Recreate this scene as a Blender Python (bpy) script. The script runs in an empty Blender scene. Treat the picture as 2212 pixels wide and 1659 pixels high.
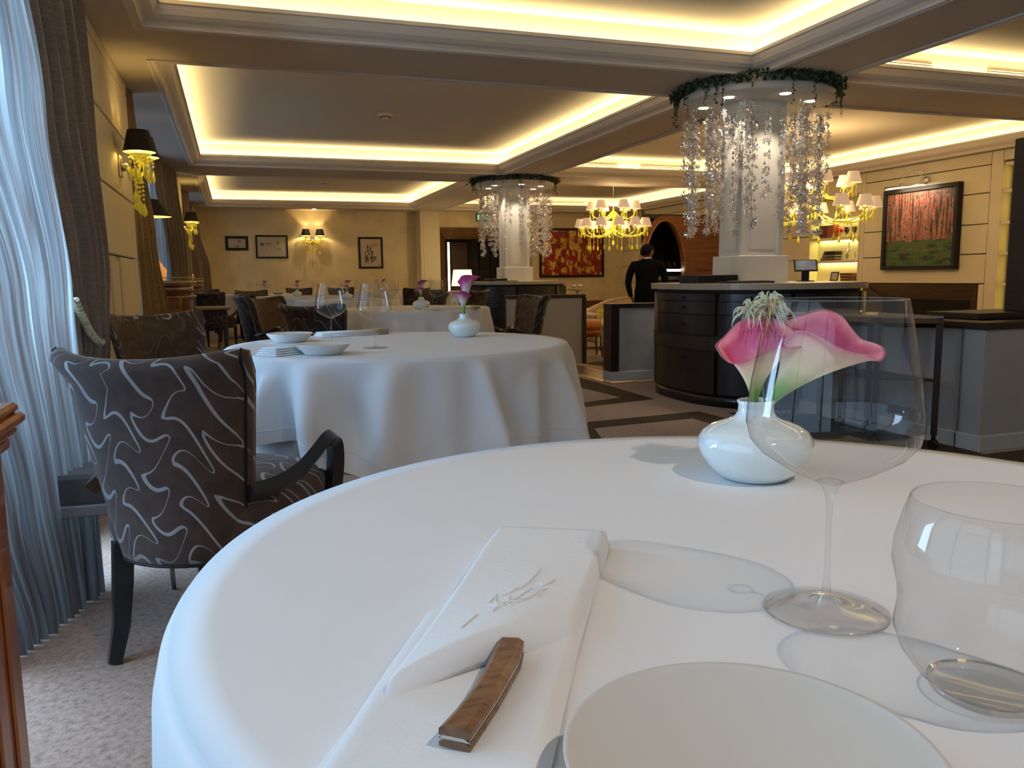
import bpy, bmesh, math, random
from math import sin, cos, pi, radians, sqrt, atan2
from mathutils import Vector, Matrix
R = random.Random(7)
S = bpy.context.scene
COL = S.collection

# ------------------------------------------------------------ camera
cam = bpy.data.cameras.new('camera'); camo = bpy.data.objects.new('camera', cam); COL.objects.link(camo)
_r = Vector((0.94655, -0.32234, -0.01189)); _u = Vector((0.05347, 0.12046, 0.99128)); _f = Vector((0.3181, 0.93893, -0.13125))
mw = Matrix.Identity(4)
for i in range(3):
    mw[i][0] = _r[i]; mw[i][1] = _u[i]; mw[i][2] = -_f[i]
mw[2][3] = 1.0
camo.matrix_world = mw
cam.sensor_width = 36; cam.lens = 36*1750/2212; cam.clip_start = .02; cam.clip_end = 120
S.camera = camo
# ------------------------------------------------------------ world, exposure, sampling
S.view_settings.view_transform = 'Standard'; S.view_settings.look = 'None'
S.view_settings.gamma = 1; S.view_settings.use_curve_mapping = False
S.view_settings.exposure = 0.0
W = bpy.data.worlds.new('world'); S.world = W; W.use_nodes = True
W.node_tree.nodes['Background'].inputs[0].default_value = (.50, .68, 1, 1)
W.node_tree.nodes['Background'].inputs[1].default_value = .15
cy = S.cycles
cy.use_denoising = True; cy.adaptive_threshold = .015; cy.max_bounces = 8; cy.diffuse_bounces = 4; cy.glossy_bounces = 4
cy.transmission_bounces = 8; cy.transparent_max_bounces = 24; cy.sample_clamp_indirect = 4
cy.caustics_reflective = False; cy.caustics_refractive = False

def light(name, kind, loc, energy, color, rot=None, size=.1, size_y=None, target=None, spot=None, blend=.5, spread=None):
    l = bpy.data.lights.new(name, kind); l.energy = energy; l.color = color
    if kind == 'AREA':
        l.size = size
        if size_y: l.shape = 'RECTANGLE'; l.size_y = size_y
        if spread: l.spread = spread
    elif kind != 'SUN': l.shadow_soft_size = size
    if kind == 'SPOT': l.spot_size = spot; l.spot_blend = blend
    o = bpy.data.objects.new(name, l); COL.objects.link(o); o.location = loc
    if target is not None:
        o.rotation_euler = (Vector(target)-Vector(loc)).to_track_quat('-Z', 'Y').to_euler()
    elif rot: o.rotation_euler = rot
    return o
DAY = (.47, .72, 1.0); WARM = (1.0, .60, .22); COVE = (1.0, .77, .36)
# daylight outside the three windows of the left wall and the glazed front behind the camera
light('daylight_window', 'AREA', (-1.45, 3.0, 1.4), 310, DAY, rot=(0, -pi/2, 0), size=2.1, size_y=2.3)
light('daylight_window', 'AREA', (-1.45, .1, 1.45), 44, DAY, rot=(0, -pi/2, 0), size=2.1, size_y=3.2)
light('daylight_window', 'AREA', (-1.45, 9.8, 1.4), 130, DAY, rot=(0, -pi/2, 0), size=2.2, size_y=4.4)
light('daylight_window', 'AREA', (-1.45, 15.9, 1.4), 70, DAY, rot=(0, -pi/2, 0), size=2.2, size_y=3.2)
light('daylight_front', 'AREA', (1.8, -2.4, 1.4), 9, (.62, .80, 1), rot=(pi/2, 0, 0), size=5.5, size_y=2.0)
# ceiling spot over the near table
light('ceiling_spot', 'SPOT', (.93, -.52, 2.49), 56, (1, .86, .72), target=(.42, .55, .75), size=.018, spot=radians(62), blend=.8)

# ------------------------------------------------------------ helpers
def tag(o, label=None, cat=None, group=None, kind=None):
    if label: o['label'] = label
    if cat: o['category'] = cat
    if group: o['group'] = group
    if kind: o['kind'] = kind
    return o
def thing(name, label, cat, loc=(0, 0, 0), rz=0, group=None):
    o = bpy.data.objects.new(name, None); COL.objects.link(o); o.empty_display_size = .05
    o.location = loc; o.rotation_euler = (0, 0, rz)
    return tag(o, label, cat, group)
def copytree(o, parent=None):
    c = o.copy(); COL.objects.link(c)
    if parent is not None: c.parent = parent
    for ch in list(o.children): copytree(ch, c)
    return c
def dup(o, loc, rz=None, label=None, group=None, scale=None):
    c = copytree(o); c.location = loc
    if rz is not None: c.rotation_euler = (0, 0, rz)
    if scale is not None: c.scale = (scale,)*3
    if label: c['label'] = label
    if group: c['group'] = group
    return c

class MB:
    def __init__(s): s.v = []; s.f = []; s.mi = []; s.m = 0; s.sm = []
    def face(s, idx, smooth=True): s.f.append(idx); s.mi.append(s.m); s.sm.append(smooth)
    def add(s, vs, fs, smooth=False):
        n = len(s.v); s.v += [tuple(v) for v in vs]
        for f in fs: s.face(tuple(i+n for i in f), smooth)
        return s
    def box(s, x0, x1, y0, y1, z0, z1, mat=None):
        vs = [(x, y, z) for z in (z0, z1) for y in (y0, y1) for x in (x0, x1)]
        if mat is not None: vs = [mat @ Vector(v) for v in vs]
        return s.add(vs, [(0, 2, 3, 1), (4, 5, 7, 6), (0, 1, 5, 4), (2, 6, 7, 3), (0, 4, 6, 2), (1, 3, 7, 5)])
    def bbox(s, x0, x1, y0, y1, z0, z1, b=.004, mat=None):
        # box with chamfered edges
        vs = []; 
        for sz in (0, 1):
            for sy in (0, 1):
                for sx in (0, 1):
                    X = (x0, x1)[sx]; Y = (y0, y1)[sy]; Z = (z0, z1)[sz]
                    dx = b*(1-2*sx); dy = b*(1-2*sy); dz = b*(1-2*sz)
                    vs += [(X, Y+dy, Z+dz), (X+dx, Y, Z+dz), (X+dx, Y+dy, Z)]
        if mat is not None: vs = [mat @ Vector(v) for v in vs]
        n = lambda a, b_, c, k: ((c*2+b_)*2+a)*3+k
        F = []
        F += [(n(0,0,0,0), n(0,0,1,0), n(0,1,1,0), n(0,1,0,0)), (n(1,0,0,0), n(1,1,0,0), n(1,1,1,0), n(1,0,1,0))]
        F += [(n(0,0,0,1), n(1,0,0,1), n(1,0,1,1), n(0,0,1,1)), (n(0,1,0,1), n(0,1,1,1), n(1,1,1,1), n(1,1,0,1))]
        F += [(n(0,0,0,2), n(0,1,0,2), n(1,1,0,2), n(1,0,0,2)), (n(0,0,1,2), n(1,0,1,2), n(1,1,1,2), n(0,1,1,2))]
        for a in (0, 1):
            for c in (0, 1):
                F.append((n(0,a,c,1), n(0,a,c,2), n(1,a,c,2), n(1,a,c,1)))
                F.append((n(a,0,c,0), n(a,0,c,2), n(a,1,c,2), n(a,1,c,0)))
                F.append((n(a,c,0,0), n(a,c,0,1), n(a,c,1,1), n(a,c,1,0)))
                for e in (0, 1): F.append((n(a,c,e,0), n(a,c,e,1), n(a,c,e,2)))
        return s.add(vs, F)
    def lathe(s, prof, n=24, mat=None, cap=True, a0=0, a1=2*pi, sx=1, sy=1, smooth=True):
        full = abs(a1-a0-2*pi) < 1e-6; m = n if full else n+1
        base = len(s.v)
        for (r, z) in prof:
            for i in range(m):
                a = a0+(a1-a0)*i/n
                p = Vector((r*cos(a)*sx, r*sin(a)*sy, z))
                s.v.append(tuple(mat @ p) if mat is not None else tuple(p))
        for j in range(len(prof)-1):
            for i in range(n):
                i2 = (i+1) % m if full else i+1
                s.face((base+j*m+i, base+j*m+i2, base+(j+1)*m+i2, base+(j+1)*m+i), smooth)
        if cap and full:
            if prof[0][0] > 1e-5: s.face(tuple(base+i for i in reversed(range(m))), False)
            if prof[-1][0] > 1e-5: s.face(tuple(base+(len(prof)-1)*m+i for i in range(m)), False)
        return s
    def cyl(s, x, y, z0, z1, r, r2=None, n=12):
        return s.lathe([(r, z0), (r if r2 is None else r2, z1)], n, Matrix.Translation((x, y, 0)))
    def sphere(s, c, r, n=10, sc=(1, 1, 1)):
        c = Vector(c); pr = [(max(1e-6, r*sin(pi*k/(n//2+1)))*1.0, -r*cos(pi*k/(n//2+1))) for k in range(n//2+2)]
        m = Matrix.Translation(c) @ Matrix.Diagonal((sc[0], sc[1], sc[2], 1))
        return s.lathe(pr, n, m, cap=False)
    def tube(s, pts, r, n=6, cap=True, flat=1.0, closed=False):
        pts = [Vector(p) for p in pts]; N = len(pts); base = len(s.v)
        rr = r if isinstance(r, (list, tuple)) else [r]*N
        up = Vector((0, 0, 1)); prev = None
        for k in range(N):
            if closed: t = (pts[(k+1) % N]-pts[k-1])
            else: t = (pts[min(k+1, N-1)]-pts[max(k-1, 0)])
            t.normalize() if t.length > 0 else None
            if prev is None:
                a = t.cross(up) if abs(t.z) < .95 else t.cross(Vector((1, 0, 0)))
            else: a = prev - t*prev.dot(t)
            a.normalize(); prev = a; b = t.cross(a)
            for i in range(n):
                th = 2*pi*i/n
                s.v.append(tuple(pts[k]+a*cos(th)*rr[k]+b*sin(th)*rr[k]*flat))
        M_ = N if closed else N-1
        for k in range(M_):
            k2 = (k+1) % N
            for i in range(n):
                j = (i+1) % n
                s.face((base+k*n+i, base+k*n+j, base+k2*n+j, base+k2*n+i), n > 4)
        if cap and not closed:
            s.face(tuple(base+i for i in reversed(range(n))), False); s.face(tuple(base+(N-1)*n+i for i in range(n)), False)
        return s
    def grid(s, fn, nu, nv, closeu=False, closev=False, smooth=True):
        base = len(s.v)
        for j in range(nv):
            for i in range(nu): s.v.append(tuple(fn(i/(nu if closeu else nu-1), j/(nv if closev else nv-1))))
        for j in range(nv if closev else nv-1):
            for i in range(nu if closeu else nu-1):
                i2 = (i+1) % nu; j2 = (j+1) % nv
                s.face((base+j*nu+i, base+j*nu+i2, base+j2*nu+i2, base+j2*nu+i), smooth)
        return s
    def prism(s, poly, z0, z1, mat=None):
        n = len(poly); vs = [(p[0], p[1], z0) for p in poly]+[(p[0], p[1], z1) for p in poly]
        if mat is not None: vs = [mat @ Vector(v) for v in vs]
        fs = [tuple(reversed(range(n))), tuple(range(n, 2*n))]+[(i, (i+1) % n, (i+1) % n+n, i+n) for i in range(n)]
        return s.add(vs, fs)
    def mesh(s, name, mats):
        me = bpy.data.meshes.new(name); me.from_pydata(s.v, [], s.f)
        if not isinstance(mats, (list, tuple)): mats = [mats]
        for m in mats: me.materials.append(m)
        me.polygons.foreach_set('material_index', s.mi); me.polygons.foreach_set('use_smooth', s.sm)
        me.update(); return me
    def build(s, name, mats, parent=None, loc=None, fix=True):
        me = s.mesh(name, mats)
        if fix:
            bm = bmesh.new(); bm.from_mesh(me); bmesh.ops.recalc_face_normals(bm, faces=bm.faces); bm.to_mesh(me); bm.free()
        o = bpy.data.objects.new(name, me); COL.objects.link(o)
        if parent is not None: o.parent = parent
        if loc: o.location = loc
        return o
def inst(me, name, parent=None, loc=(0, 0, 0), rot=(0, 0, 0), sc=None):
    o = bpy.data.objects.new(name, me); COL.objects.link(o); o.location = loc; o.rotation_euler = rot
    if sc: o.scale = sc
    if parent is not None: o.parent = parent
    return o
def T(x, y, z=0): return Matrix.Translation((x, y, z))
def RZ(a): return Matrix.Rotation(a, 4, 'Z')
def struct(o): o['kind'] = 'structure'; return o

# ------------------------------------------------------------ materials
def newmat(name):
    m = bpy.data.materials.new(name); m.use_nodes = True; nt = m.node_tree
    return m, nt, nt.nodes['Principled BSDF']
def N(nt, t, **k):
    n = nt.nodes.new('ShaderNode'+t)
    for a, b in k.items(): setattr(n, a, b)
    return n
def C4(c): return (c[0], c[1], c[2], 1)
def ramp(nt, stops, src=None, interp='LINEAR'):
    r = N(nt, 'ValToRGB'); e = r.color_ramp.elements; r.color_ramp.interpolation = interp
    e[0].position, e[0].color = stops[0][0], C4(stops[0][1]); e[1].position, e[1].color = stops[-1][0], C4(stops[-1][1])
    for p, c in stops[1:-1]: x = e.new(p); x.color = C4(c)
    if src is not None: nt.links.new(src, r.inputs[0])
    return r
def mat(name, c, rough=.5, metal=0, var=.0, vscale=6, bump=0, bscale=60, sheen=0, coat=0, emis=None, es=0, spec=None, stretch=None, sub=0, trans=0, ior=None, alpha=None):
    m, nt, b = newmat(name)
    b.inputs['Base Color'].default_value = C4(c); b.inputs['Roughness'].default_value = rough; b.inputs['Metallic'].default_value = metal
    if sheen: b.inputs['Sheen Weight'].default_value = sheen
    if coat: b.inputs['Coat Weight'].default_value = coat; b.inputs['Coat Roughness'].default_value = .05
    if emis: b.inputs['Emission Color'].default_value = C4(emis); b.inputs['Emission Strength'].default_value = es
    if spec is not None: b.inputs['Specular IOR Level'].default_value = spec
    if trans: b.inputs['Transmission Weight'].default_value = trans
    if ior: b.inputs['IOR'].default_value = ior
    if sub: b.inputs['Subsurface Weight'].default_value = sub; b.inputs['Subsurface Radius'].default_value = (.03, .03, .03)
    if var or bump:
        tc = N(nt, 'TexCoord'); src = tc.outputs['Object']
        if stretch:
            mp = N(nt, 'Mapping'); mp.inputs['Scale'].default_value = stretch; nt.links.new(src, mp.inputs[0]); src = mp.outputs[0]
    if var:
        nz = N(nt, 'TexNoise'); nz.inputs['Scale'].default_value = vscale; nz.inputs['Detail'].default_value = 4; nt.links.new(src, nz.inputs[0])
        r = ramp(nt, [(.3, [x*(1-var) for x in c]), (.7, [min(1, x*(1+var)) for x in c])], nz.outputs[0])
        nt.links.new(r.outputs[0], b.inputs['Base Color'])
    if bump:
        nb = N(nt, 'TexNoise'); nb.inputs['Scale'].default_value = bscale; nb.inputs['Detail'].default_value = 3; nt.links.new(src, nb.inputs[0])
        bp = N(nt, 'Bump'); bp.inputs['Strength'].default_value = bump; bp.inputs['Distance'].default_value = .01
        nt.links.new(nb.outputs[0], bp.inputs['Height']); nt.links.new(bp.outputs[0], b.inputs['Normal'])
    return m
def woodmat(name, c1, c2, rough=.35, scale=3, stretch=(1, 1, 12), coat=.2, bump=.05):
    m, nt, b = newmat(name); tc = N(nt, 'TexCoord'); mp = N(nt, 'Mapping'); mp.inputs['Scale'].default_value = stretch
    nt.links.new(tc.outputs['Object'], mp.inputs[0])
    nz = N(nt, 'TexNoise'); nz.inputs['Scale'].default_value = scale; nz.inputs['Detail'].default_value = 6; nz.inputs['Distortion'].default_value = .6
    nt.links.new(mp.outputs[0], nz.inputs[0]); r = ramp(nt, [(.3, c1), (.7, c2)], nz.outputs[0])
    nt.links.new(r.outputs[0], b.inputs['Base Color']); b.inputs['Roughness'].default_value = rough; b.inputs['Coat Weight'].default_value = coat
    if bump:
        bp = N(nt, 'Bump'); bp.inputs['Strength'].default_value = bump; nt.links.new(nz.outputs[0], bp.inputs['Height']); nt.links.new(bp.outputs[0], b.inputs['Normal'])
    return m
def thinglass(name, tint=(.950, .955, .955), edge=(.42, .44, .45), rough=.02, gain=1.0):
    m, nt, b = newmat(name); nt.nodes.remove(b); out = nt.nodes['Material Output']
    lw = N(nt, 'LayerWeight'); lw.inputs[0].default_value = .35
    r = ramp(nt, [(.0, tint), (.75, [t*.95 for t in tint]), (1, edge)], lw.outputs['Facing'])
    tr = N(nt, 'BsdfTransparent'); nt.links.new(r.outputs[0], tr.inputs[0])
    gl = N(nt, 'BsdfGlossy'); gl.inputs['Roughness'].default_value = rough
    l2 = N(nt, 'LayerWeight'); l2.inputs[0].default_value = .5
    pw = N(nt, 'Math', operation='POWER'); pw.inputs[1].default_value = 3.6; nt.links.new(l2.outputs['Facing'], pw.inputs[0])
    mu = N(nt, 'Math', operation='MULTIPLY_ADD'); mu.inputs[1].default_value = .62*gain; mu.inputs[2].default_value = .042*gain; nt.links.new(pw.outputs[0], mu.inputs[0])
    mx = N(nt, 'MixShader'); nt.links.new(mu.outputs[0], mx.inputs[0]); nt.links.new(tr.outputs[0], mx.inputs[1]); nt.links.new(gl.outputs[0], mx.inputs[2])
    nt.links.new(mx.outputs[0], out.inputs[0]); return m
def swirlmat(name, base, line, scale=1.0, lw=.0052, rough=.75, sheen=.5, lr=.35):
    # velvet with thin serpentine satin lines of uneven width
    m, nt, b = newmat(name); tc = N(nt, 'TexCoord'); sp = N(nt, 'SeparateXYZ'); nt.links.new(tc.outputs['Object'], sp.inputs[0])
    def mt(op, a, b_=None, c=None):
        n = N(nt, 'Math', operation=op)
        for i, v in enumerate((a, b_, c)):
            if v is None: continue
            if isinstance(v, (int, float)): n.inputs[i].default_value = v
            else: nt.links.new(v, n.inputs[i])
        return n.outputs[0]
    P, A, w, B, v = .080/scale, .035/scale, 60*scale, .03/scale, 40*scale
    x = sp.outputs[0]; z = mt('ADD', sp.outputs[2], sp.outputs[1])
    ang = mt('MULTIPLY_ADD', mt('SINE', mt('MULTIPLY', z, 9*scale)), .7, mt('MULTIPLY', x, v))
    zz = mt('MULTIPLY_ADD', mt('SINE', ang), B, z); wz = mt('MULTIPLY', zz, w)
    X = mt('MULTIPLY_ADD', mt('SINE', wz), A, x); X = mt('MULTIPLY_ADD', mt('SINE', mt('MULTIPLY_ADD', wz, .53, 2.0)), .35*A, X)
    d = mt('MULTIPLY', mt('ABSOLUTE', mt('SUBTRACT', mt('FRACT', mt('DIVIDE', mt('ADD', X, 10*P), P)), .5)), P)
    c1 = mt('COSINE', wz); gx = mt('MULTIPLY_ADD', mt('MULTIPLY', c1, mt('COSINE', ang)), A*w*B*v, 1.0); gz = mt('MULTIPLY', c1, A*w)
    g = mt('SQRT', mt('ADD', mt('MULTIPLY', gx, gx), mt('MULTIPLY', gz, gz))); g = mt('MAXIMUM', g, .5)
    d = mt('DIVIDE', d, g); th = mt('MULTIPLY_ADD', mt('SINE', mt('ADD', wz, 1.0)), .36*lw, .55*lw)
    fac = N(nt, 'Math', operation='MULTIPLY'); fac.use_clamp = True; nt.links.new(mt('SUBTRACT', th, d), fac.inputs[0]); fac.inputs[1].default_value = 1600; fac = fac.outputs[0]
    n2 = N(nt, 'TexNoise'); n2.inputs['Scale'].default_value = 25; n2.inputs['Detail'].default_value = 5; nt.links.new(tc.outputs['Object'], n2.inputs[0])
    r = ramp(nt, [(.3, [q*.75 for q in base]), (.7, [q*1.3 for q in base])], n2.outputs[0])
    mx = N(nt, 'Mix', data_type='RGBA'); nt.links.new(fac, mx.inputs[0]); nt.links.new(r.outputs[0], mx.inputs[6]); mx.inputs[7].default_value = C4(line)
    nt.links.new(mx.outputs[2], b.inputs['Base Color'])
    mr = N(nt, 'Mix', data_type='FLOAT'); nt.links.new(fac, mr.inputs[0]); mr.inputs[2].default_value = rough; mr.inputs[3].default_value = lr
    nt.links.new(mr.outputs[0], b.inputs['Roughness'])
    b.inputs['Sheen Weight'].default_value = sheen; b.inputs['Sheen Roughness'].default_value = .4; b.inputs['Sheen Tint'].default_value = (.7, .6, .55, 1)
    bp = N(nt, 'Bump'); bp.inputs['Strength'].default_value = .35; bp.inputs['Distance'].default_value = .004; nt.links.new(fac, bp.inputs['Height']); nt.links.new(bp.outputs[0], b.inputs['Normal'])
    return m

m_ceil = mat('ceiling_paint', (.62, .55, .47), .8)
m_coffer = mat('coffer_white', (.74, .68, .58), .8)
m_wall = mat('wall_plaster', (.84, .69, .43), .7, var=.10, vscale=2.5, bump=.03, bscale=30)
m_panel = mat('panel_cream', (.82, .72, .50), .55, var=.03, vscale=2)
m_white = mat('column_white', (.74, .69, .61), .6, var=.04, vscale=3)
m_skirt = mat('skirting_paint', (.55, .55, .55), .5)
m_grey = mat('divider_grey', (.38, .38, .39), .6, var=.04)
m_cap = woodmat('dark_wood', (.014, .009, .006), (.024, .015, .010), .5, coat=0)
m_black = mat('black_lacquer', (.010, .010, .013), .45, spec=.3)
m_blackwood = mat('black_wood', (.012, .012, .015), .32, coat=.25, bump=.02)
m_top = mat('counter_top', (.42, .37, .30), .35, var=.08, vscale=12)
m_cloth = mat('white_linen', (.80, .79, .80), .75, var=.015, vscale=3, bump=.02, bscale=300)
m_cloth2 = mat('under_linen', (.62, .60, .58), .8, var=.03)
m_napkin = mat('napkin_linen', (.80, .79, .79), .75, bump=.06, bscale=250)
m_plate = mat('matt_porcelain', (.60, .57, .53), .45)
m_bowl = mat('white_porcelain', (.78, .80, .80), .3, coat=.2)
m_vase = mat('opal_glass', (.80, .86, .85), .08, coat=1, sub=.3)
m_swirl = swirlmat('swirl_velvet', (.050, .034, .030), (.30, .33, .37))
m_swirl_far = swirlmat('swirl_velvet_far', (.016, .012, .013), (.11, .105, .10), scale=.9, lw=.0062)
m_brown = swirlmat('brown_velvet', (.062, .036, .020), (.085, .055, .038), sheen=.3, lr=.6, scale=.8)
m_legs = mat('black_leg_wood', (.010, .011, .015), .3, coat=.3)
m_glass = thinglass('thin_glass')
m_glassd = thinglass('glass_stem', (.975, .98, .98), (.55, .56, .57), .03, 1.0)
m_pane = thinglass('window_pane', (.95, .97, .98), (.8, .85, .88), .01, .6)
m_shade_b = mat('black_shade', (.006, .005, .005), .7)
m_shade_in = mat('gold_lining', (.9, .72, .25), .35, metal=.3, emis=(1, .72, .16), es=1.2)
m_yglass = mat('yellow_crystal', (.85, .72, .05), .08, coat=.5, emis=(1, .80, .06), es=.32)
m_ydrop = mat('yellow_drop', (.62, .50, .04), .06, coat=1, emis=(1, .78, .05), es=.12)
m_lit = mat('lit_cup', (1, .9, .4), .3, emis=(1, .82, .25), es=3)
m_chrome = mat('chrome', (.75, .72, .68), .15, metal=1)
m_gold = mat('brass', (.65, .45, .18), .25, metal=1)
m_steel = mat('steel', (.6, .6, .6), .25, metal=1)
m_pleat = mat('pleated_silk', (.80, .66, .52), .8, emis=(1, .68, .45), es=.30)
m_pinkwood = woodmat('arch_wood', (.10, .030, .012), (.20, .065, .022), .35, scale=2.5, stretch=(1.5, 1.5, 14))
m_bronze = mat('bronze_frame', (.22, .12, .055), .35, metal=.35, var=.25, vscale=4)
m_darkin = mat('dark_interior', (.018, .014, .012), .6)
m_door = woodmat('door_wood', (.045, .016, .010), (.08, .03, .016), .35)
m_leaf = mat('ivy_leaf', (.035, .065, .02), .5, var=.5, vscale=14)
m_stemg = mat('green_stem', (.12, .28, .05), .45)
m_orange = mat('orange_velvet', (.62, .20, .03), .7, sheen=.5)
m_cream = mat('cream_upholstery', (.62, .45, .26), .7, var=.06, vscale=8)
m_yel = mat('yellow_cushion', (.60, .50, .03), .7)
m_mahog = woodmat('mahogany', (.09, .025, .010), (.17, .05, .018), .22, coat=.6)
m_carve = woodmat('carved_oak', (.22, .065, .018), (.42, .15, .045), .3, scale=4, stretch=(6, 6, 1), coat=.4, bump=.2)
m_paper = mat('art_paper', (.62, .50, .38), .7)
m_led = mat('led_white', (1, 1, 1), .5, emis=(1, .93, .75), es=6)
# ============================================================ SETTING
# carpet
m_carpet, nt, b = newmat('carpet')
tc = N(nt, 'TexCoord'); n1 = N(nt, 'TexNoise'); n1.inputs['Scale'].default_value = 55; n1.inputs['Detail'].default_value = 6; n1.inputs['Roughness'].default_value = .7
nt.links.new(tc.outputs['Object'], n1.inputs[0]); r1 = ramp(nt, [(.30, (.09, .055, .04)), (.5, (.31, .20, .145)), (.72, (.42, .29, .22))], n1.outputs[0])
nt.links.new(r1.outputs[0], b.inputs['Base Color']); b.inputs['Roughness'].default_value = .95; b.inputs['Sheen Weight'].default_value = .3
bp = N(nt, 'Bump'); bp.inputs['Strength'].default_value = .5; bp.inputs['Distance'].default_value = .01; nt.links.new(n1.outputs[0], bp.inputs['Height']); nt.links.new(bp.outputs[0], b.inputs['Normal'])
m_inlay = mat('carpet_brown', (.040, .027, .018), .95, var=.4, vscale=60, bump=.4)
m_step = woodmat('step_wood', (.05, .03, .015), (.12, .07, .03), .3, stretch=(8, 1, 1))

mb = MB(); mb.box(-1.3, 3.3, -2.3, 19.4, -.3, 0); mb.box(3.3, 9.6, -2.3, 6.8, -.3, 0)
floor = struct(mb.build('floor', m_carpet))
mb = MB(); mb.box(3.9, 9.6, 6.8, 19.4, -.3, -.16); lf = struct(mb.build('floor', m_carpet))
mb = MB(); mb.box(3.3, 3.9, 6.8, 19.4, -.3, -.08); struct(mb.build('trim_1', m_step))
mb = MB(); mb.box(3.27, 3.305, 6.8, 19.4, -.03, .004); mb.box(3.3, 9.3, 6.785, 6.81, -.03, .004); mb.box(3.87, 3.905, 6.8, 19.4, -.11, -.076)
struct(mb.build('trim_2', m_gold))
def inlay(poly, z=.0): 
    mb = MB(); mb.prism(poly, z, z+.003); o = mb.build('carpet_border', m_inlay, floor); return o
inlay([(2.95, 7.9), (3.2, 7.6), (3.18, 5.80), (2.98, 5.97), (2.9, 6.82)])
inlay([(3.18, 5.80), (2.98, 5.97), (2.48, 5.81), (1.6, 5.55), (1.6, 5.35), (2.4, 5.62)])
inlay([(3.19, 5.13), (2.18, 5.03), (1.5, 4.95), (1.75, 4.75), (2.2, 4.82), (2.99, 4.90)])
inlay([(3.19, 5.13), (2.99, 4.90), (3.0, 4.3), (3.05, 3.2), (3.25, 3.2), (3.2, 4.41)])
inlay([(2.2, 4.82), (1.75, 4.75), (1.85, 4.2), (2.05, 4.2), (2.12, 4.55)])
inlay([(-.2, 4.74), (.5, 4.74), (.62, 4.25), (.8, 4.3), (.62, 4.95), (-.2, 4.92)])
inlay([(3.25, 3.2), (3.35, 5.0), (3.88, 4.7), (3.86, 3.3), (5.5, 3.3), (5.5, 2.6), (3.4, 2.7)])
mb = MB(); mb.prism([(4.5, 9.2), (4.9, 9.3), (4.75, 10.0), (4.35, 9.9)], -.16, -.157); mb.build('carpet_border', m_inlay, lf)
mb = MB(); mb.box(3.75, 4.05, 6.25, 6.7, 0, .012); tag(mb.build('floor_mat', mat('mat_grey', (.03, .03, .03), .9, bump=.4)), 'small dark mat at the foot of the grey divider beside the near console', 'mat')

# ceiling with six lit coffers
XS = [-1.4, -.43, 3.82, 4.52, 8.95, 9.7]; YS = [-2.4, .3, 5.45, 6.3, 11.6, 12.65, 17.8, 19.4]
mb = MB()
for i in range(5):
    for j in range(7):
        if i in (1, 3) and j in (1, 3, 5): continue
        mb.box(XS[i], XS[i+1], YS[j], YS[j+1], 2.5, 2.62)
ceiling = struct(mb.build('ceiling', m_ceil))
m_trim = mat('moulding_paint', (.76, .68, .58), .6)
PROF = [(-.055, 2.502), (-.055, 2.490), (-.035, 2.488), (-.030, 2.496), (-.012, 2.496), (-.008, 2.489), (.0, 2.489), (.004, 2.505), (.018, 2.520), (.045, 2.532), (.070, 2.552), (.086, 2.580), (.092, 2.600), (.108, 2.603), (.108, 2.626), (.088, 2.628), (.080, 2.600), (.0, 2.600), (-.03, 2.600)]
def coffer(x0, x1, y0, y1, en, sides='NSEW'):
    mb = MB(); nP = len(PROF); base = 0
    for d, z in PROF:
        for (x, y) in ((x0+d, y0+d), (x1-d, y0+d), (x1-d, y1-d), (x0+d, y1-d)): mb.v.append((x, y, z))
    for k in range(nP-1):
        for i in range(4):
            j = (i+1) % 4; mb.face((k*4+i, k*4+j, (k+1)*4+j, (k+1)*4+i), False)
    struct(mb.build('trim_3', m_trim, ceiling))
    mb = MB(); e = .03; x0_, x1_, y0_, y1_ = x0-e, x1+e, y0-e, y1+e
    mb.box(x0_-.02, x0_, y0_, y1_, 2.58, 2.78); mb.box(x1_, x1_+.02, y0_, y1_, 2.58, 2.78)
    mb.box(x0_, x1_, y0_-.02, y0_, 2.58, 2.78); mb.box(x0_, x1_, y1_, y1_+.02, 2.58, 2.78)
    mb.box(x0_-.02, x1_+.02, y0_-.02, y1_+.02, 2.78, 2.82)
    struct(mb.build('trim_4', m_coffer, ceiling))
    cx, cy_, lx, ly = (x0+x1)/2, (y0+y1)/2, x1-x0, y1-y0
    for s, pos, sx, sy in (('N', (cx, y1-.015, 2.607), lx, .045), ('S', (cx, y0+.015, 2.607), lx, .045), ('E', (x1-.015, cy_, 2.607), .045, ly), ('W', (x0+.015, cy_, 2.607), .045, ly)):
        if s in sides: light('cove_light', 'AREA', pos, en*max(sx, sy), COVE, rot=(pi, 0, 0), size=sx, size_y=sy)
CE = 5.2
coffer(-.43, 3.82, .3, 5.45, CE); coffer(-.43, 3.82, 6.3, 11.6, CE); coffer(-.43, 3.82, 12.65, 17.8, CE)
coffer(4.52, 8.95, .3, 5.45, CE); coffer(4.52, 8.95, 6.3, 11.6, CE); coffer(4.52, 8.95, 12.65, 17.8, CE)

# walls
mb = MB(); mb.box(-1.3, 4.25, 18.7, 18.9, 0, 2.5); wb = struct(mb.build('wall_back', m_wall))
mb = MB(); mb.box(4.25, 4.44, 18.35, 18.55, -.2, 2.5); mb.box(4.44, 6.72, 18.35, 18.55, 2.13, 2.5); mb.box(6.72, 9.3, 18.35, 18.55, -.2, 2.5); mb.box(4.2, 4.3, 18.35, 18.9, -.2, 2.5)
struct(mb.build('wall_back', m_wall))
mb = MB(); mb.box(-.75, 4.03, 18.66, 18.70, .0, .10); struct(mb.build('baseboard_back', m_skirt))
mb = MB(); mb.bbox(4.03, 4.48, 18.2, 18.7, -.1, 2.5, .008); mb.box(4.10, 4.41, 18.19, 18.2, .2, 2.36); struct(mb.build('trim_5', m_panel))
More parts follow.
